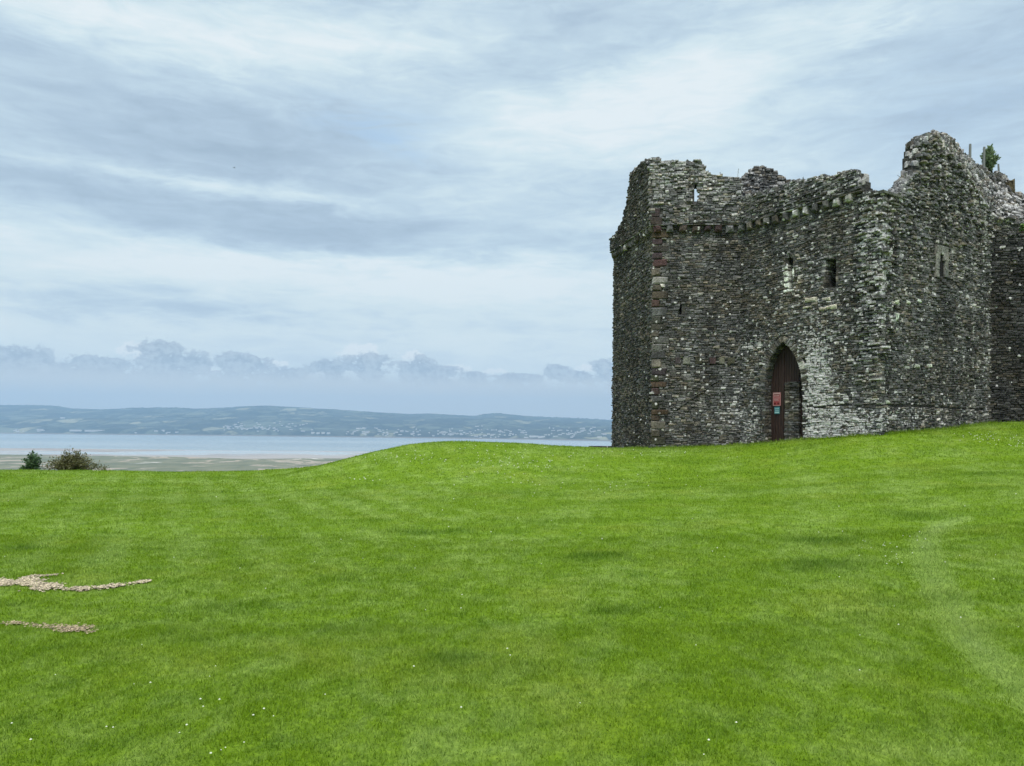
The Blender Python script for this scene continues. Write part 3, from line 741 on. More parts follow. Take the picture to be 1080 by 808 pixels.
# capping slabs at the broken end
base = W3.fn(0)
for x0, x1, y0, y1 in ((912, 935, 207, 203.5), (910, 926, 210, 206.5), (925, 933, 214, 210)):
    a = W3.uz(x0, y0); b = W3.uz(x1, y1); 
    st = Stones(); st.add(base, a[0], min(b[0], W3.L+.12), a[1], b[1], .12, (.12, .125, .11), back=-.9, jit=.1, ch=.1); part(st.build('capping_slab', None))
# --- broken right wall
TOP4 = [(928, 207), (934, 211), (938, 208), (943, 203), (947, 198), (951, 190), (957, 186), (960, 174), (962, 158), (964, 149), (970, 145), (977, 142.5), (984, 142), (990, 147), (997, 158), (1005, 168), (1015, 182), (1025, 196), (1035, 209), (1046, 224)]
TOP4 = [(x+(5 if 936 < x < 975 else 0), y) for x, y in TOP4]
top4 = prof(W4, TOP4)
lan4 = hole_px(W4, [(989.8, 291), (989.8, 270), (992.5, 263), (995.4, 270), (995.4, 291)])
zp4 = W4.uz(985, 425.5)[1]
def skip4(u, z): return abs(z-zpl) < .028 or (fr4[0][0]-.06 < u < fr4[3][1]+.06 and fr4[0][2]-.02 < z < fr4[-1][3]+.03)
fr4 = []
for x0, x1, y0, y1 in ((986.0, 989.6, 292, 284), (986.0, 989.6, 284, 275), (986.0, 990.6, 275, 266.5), (995.7, 999.0, 292, 284), (995.7, 999.0, 284, 275), (994.6, 999.0, 275, 266.5), (986.0, 999.0, 266.8, 261)):
    a = W4.uz(x0, y0); b = W4.uz(x1, y1); fr4.append((a[0], b[0], a[1], b[1]))
def extra4(st):
    
    fn = W4.fn(0)
    for x, y, w, h in ((945, 318, 4, 5), (957, 319, 4, 4), (968, 318, 5, 5), (945, 334, 4, 6), (935, 424, 4, 4), (1014, 434, 4, 4), (1024, 436, 4, 3), (954, 443, 5, 4), (934, 430, 4, 4), (979, 386, 4, 3), (966, 386, 5, 3)):
        a = W4.uz(x-w/2, y+h/2); b = W4.uz(x+w/2, y-h/2)
        st.add(fn, a[0], b[0], a[1], b[1], .065, (.52, .56, .50), jit=.5, ch=.3)
def look4(u, z, x, y):
    k = look_right(u, z, x, y); k['w'] = .05 if z < zpl else 0; return k
o = wall_obj('broken_wall', W4, 0, W4.L, zg(W4), top4, 0, .42, [lan4], look4, choles=[[(u+(-.10 if i < 2 else .10 if i > 2 else 0), z+(-.05 if i in (0, 4) else .06)) for i, (u, z) in enumerate(lan4)]], cell=.08, extra=extra4, specials=fr4, skip=skip4)
# dark projecting tower face at the right edge, battered at its foot
top5 = prof(W5, [(1040, 226), (1060, 230), (1080, 235), (1120, 228), (1180, 220), (1300, 215)])
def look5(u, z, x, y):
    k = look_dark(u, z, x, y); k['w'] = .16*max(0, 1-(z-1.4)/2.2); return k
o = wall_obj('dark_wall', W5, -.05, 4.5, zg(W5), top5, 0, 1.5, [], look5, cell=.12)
# sloping broken heart of the wall above both
fn4, fn5 = W4.fn(0), W5.fn(0)
u984 = W4.uz(984, 142)[0]
frontpts = [fn4(u, top4(u), 0) for u in np.linspace(u984, W4.L, 9)]+[fn5(u, top5(u), 0) for u in np.linspace(.3, 4.5, 6)]
crest_px = [(984, 141, 25.9), (993, 143, 26.1), (1001, 147, 26.4), (1008, 155, 26.8), (1015, 163, 27.1), (1024, 171, 27.6), (1034, 178, 28.2), (1044, 182, 28.8), (1054, 186, 29.0), (1062, 192, 29.0), (1070, 204, 28.8), (1078, 209, 28.6), (1090, 212, 28.4), (1130, 214, 28.0), (1180, 214, 27.6)]
crestpts = [at(*p) for p in crest_px]
def curve(pts):
    P = np.array(pts); n = len(P); return lambda t: np.array([np.interp(t*(n-1), range(n), P[:, i]) for i in range(3)])
cA, cB = curve(frontpts), curve(crestpts)
v = []; f = []; n = 40
for i in range(n+1):
    a, b = cA(i/n), cB(i/n); bk = b+np.array([.25, 1.0, 0])
    for p in (a-np.array([0, 0, .12]), b-np.array([0, 0, .10]), bk-np.array([0, 0, .4]), (bk[0], bk[1], 1.0)): v.append(tuple(p))
for i in range(n):
    for k in range(3): f.append((4*i+k, 4*i+4+k, 4*i+5+k, 4*i+1+k))
st = Stones()
nrm = np.array([.10, -.80, .59])
U_ = float(sum(np.linalg.norm(cA((i+1)/20)-cA(i/20)) for i in range(20))); V_ = 2.6
def fslope(u, v, w):
    t_ = min(max(u/U_, 0), 1); q = v/V_; p = cA(t_)*(1-q)+cB(t_)*q+nrm*w; return (p[0], p[1], p[2])
v_ = -.1
while v_ < V_:
    h = random.uniform(.06, .13)*(1+.8*v_/V_); u_ = 0
    while u_ < U_:
        w_ = random.uniform(.10, .34); dv = .05*math.sin(u_*2.1+v_*3)+random.uniform(-.03, .03)
        st.add(fslope, u_+.006, u_+w_-.006, v_+dv, v_+dv+h-.012, .03+random.uniform(-.04, .09), stone_col(.18, .3, 1.25), back=-.2, jit=.5, ch=.28, dens=.42)
        u_ += w_
    v_ += h
rubble_top(st, cA, cB, 22, 7, .22, .38, 1.25, .05)
def loose_line(st, cv, n, size, white, dark):
    for i in range(n):
        t = random.random(); p = np.array(cv(t)); rubble_top(st, lambda q: p, lambda q: p, 1, 1, size, white, dark, random.uniform(.0, .10))
loose_line(st, cB, 90, .30, .38, 1.25)
nv = len(v); vv = v+st.v; ff = f+[tuple(i+nv for i in q) for q in st.f]
me = bpy.data.meshes.new('rubble_slope'); me.from_pydata([tuple(map(float, p)) for p in vv], [], ff); me.materials.append(M['mortar']); me.materials.append(M['stone'])
mi = np.ones(len(ff), np.int32); mi[:len(f)] = 0; me.polygons.foreach_set('material_index', mi)
a = me.color_attributes.new('tint', 'FLOAT_COLOR', 'POINT'); a.data.foreach_set('color', np.array([(.05, .05, .05, 1)]*nv+st.c, np.float32).ravel()); me.update()
o = bpy.data.objects.new('rubble_slope', me); COL.objects.link(o); part(o, label='pale tumbled stones sloping down from the broken peak')
# upright block on the crest
st = Stones(); b0 = at(1066, 206, 28.7)
def fb(u, v, w): return (b0[0]+u, b0[1]-w*.8, b0[2]+v+u*.12)
st.add(fb, -.17, .17, .1, .55, .2, (.13, .11, .065), back=-.2, jit=.45, ch=.35)
part(st.build('upright_block', None), label='brownish upright stone block on the crest')
# --- inner wall seen above the gate parapet
WI = Wall((8.45, 29.8), (12.6, 29.8))
topi = prof(WI, [(781, 200), (784, 190), (789, 182), (793, 178), (799, 175), (806, 175), (813, 178), (820, 181), (828, 187), (836, 192), (842, 199), (850, 206), (870, 212)])
uL = WI.uz(783, 190)[0]
o = wall_obj('inner_wall', WI, uL, 3.6, lambda u: 7.5, topi, 0, .8, [], lambda u, z, x, y: dict(white=.25, warm=.15, dark=1.5, rough=.05), cell=.1)
st = Stones(); 
# --- plain rear walls closing the plan
def rear(pts, h):
    v = []; f = []
    for i in range(len(pts)-1):
        W = Wall(pts[i+1], pts[i]); b = len(v)
        for u in (0, W.L):
            for z in (.2, h): v.append(W.fn(0)(u, z, 0)); v.append(W.fn(0)(u, z, 1.1))
        f += [(b, b+4, b+6, b+2), (b+1, b+3, b+7, b+5), (b+2, b+6, b+7, b+3), (b, b+2, b+3, b+1), (b+4, b+5, b+7, b+6)]
    o = mesh_obj('rear_wall', v, f, M['mortar']); part(o)
rear([(5.6, 31.6), (10.5, 38.5), (22.5, 38.0), (24.6, 26.8)], 6.2)
# --- loose tops
def topline(W, prof_, off, u0, u1, th):
    fnn = W.fn(off)
    return (lambda t: np.array(fnn(u0+(u1-u0)*t, prof_(u0+(u1-u0)*t)-.02, -.02)), lambda t: np.array(fnn(u0+(u1-u0)*t, prof_(u0+(u1-u0)*t)-.02, -th)))
for W, p, off, u0, u1, th, n, dk, wh in ((W1, top1, OFF, 0, W1.L, .45, 30, 1.0, .15), (W2, top2, OFF, -.1, W2.L, .45, 24, 1.5, .35), (W3, top3, OFF, .1, uend-.05, .5, 34, 1.0, .2),
                                 (W4, top4, 0, .05, u984, .36, 34, 1.5, .3), (W3, top3l, 0, uend+.05, W3.L, 1.1, 8, 1.4, .4), (WI, topi, 0, uL, 3.6, .7, 20, 1.5, .35)):
    a, b = topline(W, p, off, u0, u1, th); st = Stones(); rubble_top(st, a, b, n, 3 if th < 1 else 7, .22, wh, dk, .03); part(st.build('broken_coping', None))
# wall walk behind the parapets (top of the lower walls)
# --- corbels
def corbel(W, u, w, h, out, col):
    st = Stones(); st.add(W.fn(0), u-w/2, u+w/2, ZC-h, ZC+.01, out, col, back=-.1, jit=.3, ch=.3, dens=.2)
    part(st.build('corbel', None))
for x in (693, 706.5, 720, 733.5, 746, 757, 769): corbel(W2, W2.uz(x, 240)[0], random.uniform(.22, .32), random.uniform(.20, .27), .20, random.choice([RED(), stone_col(.2, .5, 1.1), stone_col(0, .5, .9)]))
u = .10
while u < W3.uz(906, 205)[0]:
    corbel(W3, u, random.uniform(.17, .25), random.uniform(.20, .28), .21, stone_col(.18 if u < 3.8 else .6, .3, 1.0)); u += random.uniform(.36, .43)
u = .15
while u < W1.L:
    corbel(W1, u, random.uniform(.15, .2), random.uniform(.2, .26), .17, stone_col(.08, .4, .8)); u += .30
# string course resting on the corbels
st = Stones()
for W, a, b in ((W1, 0, W1.L+.12), (W2, -.12, W2.L), (W3, 0, uend)):
    u = a
    while u < b:
        w = random.uniform(.25, .6); st.add(W.fn(0), u, min(u+w, b)-.01, ZC+.005, ZC+.045, .185+random.uniform(-.02, .02), stone_col(.05, .3, 1.2), back=0.0, jit=.4, dens=.15); u += w
part(st.build('string_course', None))
# --- dressed stone window frames
st = Stones(); fn = W4.fn(0)
for a, b, c, d in fr4:
    g = random.uniform(.19, .24); st.add(fn, a, b, c, d, .05, (g, g, g*.95), back=-.03, jit=.05, ch=.06, dens=0.0)
part(st.build('window_frame', None), label='smooth pale grey stone lancet window frame')
st = Stones(); fn = W3.fn(0)
for x0, x1, y0, y1 in ((826.4, 832.6, 305, 298), (826.4, 831.8, 298, 292), (826.4, 831.9, 292, 285), (826.6, 831.2, 285, 279), (836.2, 838.2, 296, 290), (836.0, 838.0, 290, 283), (826.5, 832.5, 309, 305), (833, 838, 308, 305)):
    a = W3.uz(x0, y0); b = W3.uz(x1, y1); g = random.uniform(.55, .70); st.add(fn, a[0], b[0], a[1], b[1], .03, (g*.95, g, g*.94), back=-.3, jit=.4, ch=.22)
part(st.build('window_frame', None), label='chalky white stone window jambs and sill')
# near-black panels: the unlit dark inside the window openings, put into the colour
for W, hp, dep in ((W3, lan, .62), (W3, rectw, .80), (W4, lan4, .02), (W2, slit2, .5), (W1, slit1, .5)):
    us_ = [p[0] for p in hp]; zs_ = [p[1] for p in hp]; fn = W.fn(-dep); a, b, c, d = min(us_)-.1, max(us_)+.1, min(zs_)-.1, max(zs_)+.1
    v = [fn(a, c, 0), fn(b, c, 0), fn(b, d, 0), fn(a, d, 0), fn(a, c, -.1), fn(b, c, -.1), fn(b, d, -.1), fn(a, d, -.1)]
    part(mesh_obj('unlit_back', v, [(0, 1, 2, 3), (5, 4, 7, 6), (0, 4, 5, 1), (1, 5, 6, 2), (2, 6, 7, 3), (3, 7, 4, 0)], M['dark']))
# --- the door: upright planks in an arched frame set deep in the opening
DEP = .32
du0, du1 = min(p[0] for p in door_uz), max(p[0] for p in door_uz)
def arch_z(u):
    zs_ = [p[1] for p in door_uz[1:-1]]; us_ = [p[0] for p in door_uz[1:-1]]; return float(np.interp(u, us_, zs_))+.03
def slab(W, u0, u1, z0, z1a, z1b, w0, w1):
    fn = W.fn(0); v = [fn(u0, z0, w1), fn(u1, z0, w1), fn(u1, z1b, w1), fn(u0, z1a, w1), fn(u0, z0, w0), fn(u1, z0, w0), fn(u1, z1b, w0), fn(u0, z1a, w0)]
    return v, [(0, 1, 2, 3), (5, 4, 7, 6), (0, 4, 5, 1), (1, 5, 6, 2), (2, 6, 7, 3), (3, 7, 4, 0)]
def gather(parts_):
    v = []; f = []
    for a, b in parts_: n = len(v); v += a; f += [tuple(i+n for i in q) for q in b]
    return v, f
zb_ = W3.gz(door_uz[0][0])-.1
mid = W3.uz(826.5, 430, -DEP)[0]
for side, (a, b) in enumerate(((du0, mid-.006), (mid+.006, du1))):
    ps = []; u = a
    while u < b-.01:
        w = min(.105, b-u); ps.append(slab(W3, u+.008, u+w-.008, zb_, arch_z(u), arch_z(u+w), -DEP-.06, -DEP+random.uniform(-.012, .010))); u += w
    v, f = gather(ps); dr = part(mesh_obj('door_leaf', v, f, M['wood']))
    for zz in (zb_+.4, zb_+1.6, zb_+2.4):
        v, f = slab(W3, a+.03, b-.03, zz, zz+.12, zz+.12, -DEP-.1, -DEP-.05); mesh_obj('ledge', v, f, M['wood'], dr)
v, f = gather([slab(W3, mid-.035, mid+.035, zb_, arch_z(mid)-.08, arch_z(mid)-.08, -DEP+.01, -DEP+.045)])
part(mesh_obj('door_post', v, f, M['wood']))
# low masonry blocking in front of the right leaf
st = Stones(); u0b, u1b = W3.uz(827.2, 430, -.2)[0], W3.uz(842.5, 430, -.2)[0]; ztb = W3.uz(833, 404, -.2)[1]; fnb = W3.fn(-.22); z = zb_
while z < ztb:
    h = random.uniform(.05, .10); u = u0b
    while u < u1b-.03:
        w = min(random.uniform(.12, .3), u1b-u); st.add(fnb, u, u+w-.008, z, z+h-.006, random.uniform(0, .03), stone_col(.03, .5, .85)); u += w
    z += h
part(st.build('blocking_wall', None), label='low stone blocking in front of the right door leaf')

# --- notices on the door
def sign(name, x0, x1, y0, y1, base_c, label, marks):
    a = W3.uz(x0, y1, -DEP+.03); b = W3.uz(x1, y0, -DEP+.03); fn = W3.fn(-DEP+.012)
    w, h = b[0]-a[0], b[1]-a[1]; c0 = fn(a[0], a[1], 0); root = empty(name, c0); tag(root, label, 'sign')
    loc = lambda p: tuple(p[i]-c0[i] for i in range(3))
    def quad(u0, u1, z0, z1, w0, w1):
        v, f = slab(W3, a[0]+u0*w, a[0]+u1*w, a[1]+z0*h, a[1]+z1*h, a[1]+z1*h, -DEP+w0, -DEP+w1); return [loc(p) for p in v], f
    v, f = quad(0, 1, 0, 1, .012, .026); mesh_obj('board', v, f, base_c, root)
    for nm, mt, rects in marks:
        v, f = gather([quad(*r, .027, .030) for r in rects]); mesh_obj(nm, v, f, mt, root)
red = m_plain('sign_red', (.27, .045, .05), .5); pale = m_plain('sign_pale', (.42, .27, .27), .5); drk = m_plain('sign_dark', (.09, .01, .012), .5)
teal = m_plain('sign_teal', (.05, .17, .20), .5); pteal = m_plain('sign_pale_teal', (.28, .45, .47), .5)
sign('notice', 815.0, 823.3, 413.8, 428.2, red, 'red notice fixed to the plank door of the castle', [
    ('border', pale, [(0.02, .98, .955, .99), (.02, .98, .01, .045), (.02, .08, .05, .95), (.92, .98, .05, .95), (.1, .9, .87, .94)]),
    ('lettering', pale, [(.18+.17*i, .29+.17*i, .70, .80) for i in range(4)]+[(.16+.12*i, .24+.12*i, .56, .62) for i in range(6)]+[(.16+.12*i, .25+.12*i, .46, .52) for i in range(5)]+[(.2+.12*i, .27+.12*i, .36, .42) for i in range(5)]),
    ('emblem', drk, [(.14, .40, .10, .24)]), ('emblem', drk, [(.60, .86, .10, .24)]), ('stripe', drk, [(.14, .88, .80, .84)])])
sign('notice', 816.6, 822.2, 429.0, 436.6, teal, 'small teal notice under the red one on the door', [
    ('lettering', pteal, [(.1+.2*i, .24+.2*i, .66, .78) for i in range(4)]+[(.1, .9, .12, .3)]+[(.15+.15*i, .25+.15*i, .42, .52) for i in range(5)])])

# --- low dark slab at the tower's far foot
a = at(622.5, 474.5, 33.5); b = at(650, 474.5, 33.5)
st = Stones()
def fs(u, v, w): return (a[0]+u, a[1]-w, v)
zt = at(635, 470.6, 33.5)[2]
for i in range(3): st.add(fs, i*.40, i*.40+.39, zt-1.0, zt, .0, (.06, .055, .055), back=-.5, jit=.03, ch=.04)
o = st.build('stone_slab', None); tag(o, 'low flat dark stone slab on the grass beside the foot of the tower', 'slab')

# ------------------------------------------------------------------ plants
def m_leaf(name, a, b):
    m, t, o = mat(name); p = geo(t); n = t.noise(p, 7, 3, 0.6)
    r = t.node('ShaderNodeSeparateColor', {0: attr(t, 'tint')}).outputs[0]
    c = t.mix(t.m('ADD', t.m('MULTIPLY', n, .4), t.m('MULTIPLY', r, .6)), a, b)
    d = t.node('ShaderNodeBsdfPrincipled', {'Base Color': c, 'Roughness': .5}); tr = t.node('ShaderNodeBsdfTranslucent', {0: c})
    mx = t.node('ShaderNodeMixShader', {0: .25, 1: d.outputs[0], 2: tr.outputs[0]}); t.l.new(mx.outputs[0], o.inputs[0]); return m
twig_m = m_plain('bark', (.085, .06, .04), .9, .3)
def tube(V, Fc, pts, r0, r1, n=5):
    pts = [Vector(p) for p in pts]; b = len(V); k = len(pts)
    for i, p in enumerate(pts):
        d = (pts[min(i+1, k-1)]-pts[max(i-1, 0)]).normalized(); s_ = d.orthogonal().normalized(); t_ = d.cross(s_); r = r0+(r1-r0)*i/(k-1)
        for j in range(n): a = 6.2832*j/n; V.append(tuple(p+s_*(r*math.cos(a))+t_*(r*math.sin(a))))
    for i in range(k-1):
        for j in range(n): Fc.append((b+i*n+j, b+i*n+(j+1) % n, b+(i+1)*n+(j+1) % n, b+(i+1)*n+j))
def bush(name, base, w, h, label, leafm, nb, leaf, arch, per, seed, gap=0.0, cat='bush', cone=False, tips=.0):
    random.seed(seed); root = empty(name, base); tag(root, label, cat)
    TV, TF, LV, LF, LC = [], [], [], [], []
    for i in range(nb):
        az_ = random.uniform(0, 6.283); rr = random.random()**.6; spread = rr*w*.5
        hh = h*(1-(rr**1.6)*(.55 if not cone else .85))*random.uniform(.75, 1.0)
        if random.random() < tips: hh *= 1.16
        ex, ey = math.cos(az_)*spread, math.sin(az_)*spread*.8; pts = []
        for k in range(8):
            t = k/7; q = t**(1.0+arch*.4)
            pts.append((ex*t+random.uniform(-.02, .02), ey*t+random.uniform(-.02, .02), hh*(t**(1-arch*.35))-arch*.15*h*rr*t*t))
        tube(TV, TF, pts, .016*h, .003*h, 4)
        for k in range(per):
            t = random.uniform(.18, 1.0); p = Vector(pts[0]).lerp(Vector(pts[0]), 0); fi = t*7; i0 = int(min(fi, 6)); p = Vector(pts[i0]).lerp(Vector(pts[i0+1]), fi-i0)
            rad = (.10*w)*(1-.6*t)+.012; p += Vector((random.gauss(0, rad*.6), random.gauss(0, rad*.6), random.gauss(0, rad*.5)))
            if p.z < -.1: continue
            d = Vector((random.uniform(-1, 1), random.uniform(-1, 1), random.uniform(-.3, 1))).normalized(); s_ = d.cross(Vector((random.uniform(-1, 1), random.uniform(-1, 1), 1))).normalized()
            l = leaf*random.uniform(.6, 1.3); b = len(LV); up_ = d.cross(s_)
            LV += [tuple(p), tuple(p+d*l*.5+s_*l*.32+up_*l*.06), tuple(p+d*l), tuple(p+d*l*.5-s_*l*.32+up_*l*.06)]; LF.append((b, b+1, b+2, b+3)); LC += [(random.random(),)*3+(1,)]*4
    mesh_obj('stems', TV, TF, twig_m, root); mesh_obj('foliage', LV, LF, leafm, root, LC)
    return root
lf1 = m_leaf('leaf_dark_green', (.03, .07, .022, 1), (.12, .20, .08, 1)); lf2 = m_leaf('leaf_olive_brown', (.06, .06, .018, 1), (.19, .18, .065, 1)); lf3 = m_leaf('leaf_pale_green', (.12, .18, .09, 1), (.28, .36, .20, 1))
def gbase(x, Y): X = raydir(x, 490)[0]*Y; return (X, Y, float(ground(np.array([X]), np.array([Y]))[0]))
def hto(x, y, Y, b): return at(x, y, Y)[2]-b[2]
b = gbase(34.5, 29); bush('bush', b, 26/F*29*1.0, hto(35, 472, 29, b), 'small upright dark green leafy shrub at the lawn edge', lf1, 36, .10, .2, 55, 11, cone=True)
b = gbase(77, 29.5); bush('bush', b, 62/F*29.5, hto(80, 473, 29.5, b), 'broad spreading olive brown bush with twiggy tips at the lawn edge', lf2, 95, .075, .75, 60, 23, tips=.12)
b = gbase(112, 29.2); bush('bush', b, 30/F*29.2, hto(112, 489.5, 29.2, b), 'low thin brownish shrub right of the spreading bush', lf2, 22, .05, .7, 14, 31, tips=.2)

# plants and stakes on the wall top
def crest_near(x, Y): 
    t = min(np.linspace(0, 1, 200), key=lambda q: abs(at(x, 180, 1)[0]-cB(q)[0]/cB(q)[1])); return cB(t)
b = crest_near(1041, 0); b = (b[0], b[1]-.1, b[2]-.05); bush('sapling', b, .62, at(1043, 151, b[1])[2]-b[2], 'little green self-sown sapling growing on top of the broken wall', lf3, 22, .12, .1, 70, 41, cat='sapling')
stake_m = m_plain('stake_grey', (.16, .17, .165), .8)
for x, ytop, w, lab in ((1022.3, 152.5, .05, 'grey stake on the broken wall top, left of the sapling'), (1036.8, 155.5, .05, 'grey stake close beside the sapling on the wall top'), (1053, 173.5, .04, 'short grey stake right of the sapling, lower on the wall top')):
    b = crest_near(x, 0); top_ = at(x, ytop, b[1])[2]; V = []; Fc = []
    lean = random.uniform(-.05, .02)
    tube(V, Fc, [(0, 0, -.15), (lean*.5, 0, (top_-b[2])*.5), (lean, 0, top_-b[2])], w, w*.8, 6); Fc.append(tuple(range(len(V)-6, len(V))))
    o = mesh_obj('stake', V, Fc, stake_m); o.location = (b[0], b[1]-.05, b[2]); tag(o, lab, 'stake', 'stakes on the broken wall')
weed_m = m_plain('dry_stem', (.12, .12, .09), .9)
def weed(x, y0, y1, Y, label, n=1, sp=.05):
    p = at(x, y0, Y); V = []; Fc = []; h = at(x, y1, Y)[2]-p[2]
    for i in range(n):
        e = (random.gauss(0, sp), random.gauss(0, sp), h*random.uniform(.75, 1)); tube(V, Fc, [(0, 0, -.15), (e[0]*.3, e[1]*.3, h*.4), e], .010, .006, 4)
        for k in range(7):
            t = random.uniform(.6, 1.05); c = Vector((e[0]*t, e[1]*t, e[2]*t)); d = Vector((random.uniform(-1, 1), random.uniform(-1, 1), random.uniform(0, 1))).normalized()*.045; b = len(V); s_ = d.orthogonal()*.5
            V += [tuple(c-s_*.5), tuple(c+s_*.5), tuple(c+d)]; Fc.append((b, b+1, b+2))
    o = mesh_obj('weed', V, Fc, weed_m); o.location = p; tag(o, label, 'weed', 'weeds on the castle wall tops')
weed(778, 190, 176, 28.0, 'thin dry weed standing in the dip right of the tower parapet')
weed(760, 188, 181, 28.0, 'tiny dry weed on the tower parapet', 1, .02)
weed(847, 193, 186.5, 25.4, 'short dry weed on the gate parapet above the door', 2, .03)
weed(954.5, 192, 182, 24.1, 'wispy weed tuft on the shoulder of the broken wall', 4, .08)
weed(961, 178, 171, 24.4, 'wispy weed tuft below the peak of the broken wall', 4, .07)
weed(1077, 212, 205, 28.4, 'wispy weed at the right end of the wall top', 3, .05)
# green tuft high on the dark wall
b = fn5(W5.uz(1078, 246)[0], W5.uz(1078, 246)[1], .02); bush('wall_plant', b, .35, .38, 'small bright green plant rooted near the top of the dark wall', m_leaf('leaf_bright', (.06, .14, .02, 1), (.18, .32, .06, 1)), 10, .08, .4, 14, 51, cat='plant')
random.seed(99)

# ------------------------------------------------------------------ bare patches
def m_chip(name, col):
    m, t, o = mat(name); princ(t, o, t.mix(1.0, attr(t, 'tint'), (*col, 1), 'MULTIPLY'), .9); return m
chip_m = m_chip('stone_chips', (.43, .355, .25)); soil_m = m_plain('bare_soil', (.14, .105, .065), 1.0, .4, 30)
def gravel(which, label, n, cs, bright):
    sel = patch1+patch1b if which == 0 else patch2; xs = [p[0] for p in sel]; ys = [p[1] for p in sel]
    x0, x1, y0, y1 = min(xs)-.3, max(xs)+.3, min(ys)-.4, max(ys)+.4; st_ = .022
    gx = np.arange(x0, x1, st_); gy = np.arange(y0, y1, st_); X, Y = np.meshgrid(gx, gy); d = bare(X, Y)[which]; Z = ground(X, Y)
    Z = Z+.012; idx = -np.ones(X.shape, int); v = []; f = []
    for j in range(X.shape[0]-1):
        for i in range(X.shape[1]-1):
            if d[j, i] < (-.006 if which == 0 else -.04) and d[j+1, i+1] < (-.006 if which == 0 else -.04):
                q = []
                for a, b in ((j, i), (j, i+1), (j+1, i+1), (j+1, i)):
                    if idx[a, b] < 0: idx[a, b] = len(v); v.append((X[a, b], Y[a, b], Z[a, b]+max(-.015, min(.006, -d[a, b]*.2))))
                    q.append(idx[a, b])
                f.append(tuple(q))
    nb = len(f); k = 0; tries = 0
    P = rng.uniform((x0, y0), (x1, y1), (n*12, 2)); dd = bare(P[:, 0], P[:, 1])[which]; P = P[dd < rng.normal(.0, .03, len(dd))][:n]; G = ground(P[:, 0], P[:, 1])
    for (x, y), g in zip(P, G):
        s_ = cs*random.uniform(.4, 1.3); yaw = random.uniform(0, 6.28); c, sn = math.cos(yaw), math.sin(yaw); b = len(v); zt = g+.012+random.uniform(0, .014)
        hs = s_*random.uniform(.2, .5)
        for dx, dy, dz in ((-s_, -s_*.6, 0), (s_, -s_*.5, 0), (s_*.8, s_*.6, 0), (-s_*.7, s_*.7, 0), (-s_*.5, -s_*.3, hs), (s_*.6, -s_*.2, hs*.7), (s_*.3, s_*.4, hs)):
            dx += random.uniform(-.2, .2)*s_; dy += random.uniform(-.2, .2)*s_
            v.append((x+c*dx-sn*dy, y+sn*dx+c*dy, zt-s_*.3+dz))
        f += [(b, b+1, b+5, b+4), (b+1, b+2, b+6, b+5), (b+2, b+3, b+6), (b+3, b, b+4, b+6), (b+4, b+5, b+6)]
    me = bpy.data.meshes.new('gravel'); me.from_pydata([tuple(map(float, p)) for p in v], [], f)
    ca = me.color_attributes.new('tint', 'FLOAT_COLOR', 'POINT'); cv = np.ones((len(v), 4)); nk = (len(v)-len(P)*7); cv[nk:, :3] = np.repeat(np.clip(rng.normal(.95, .35, len(P)), .25, 1.6), 7)[:, None]; ca.data.foreach_set('color', cv.astype(np.float32).ravel()); me.materials.append(soil_m); me.materials.append(bright)
    mi = np.ones(len(f), np.int32); mi[:nb] = 0; me.polygons.foreach_set('material_index', mi); me.update()
    o = bpy.data.objects.new('gravel', me); COL.objects.link(o); tag(o, label, 'gravel', kind='stuff')
gravel(0, 'long curved bare patch of pale stone chips in the lawn', 3400, .0145, chip_m)
gravel(1, 'short bare patch of dull brown chips and dry earth nearer the viewer', 900, .009, m_chip('dull_chips', (.36, .28, .18)))

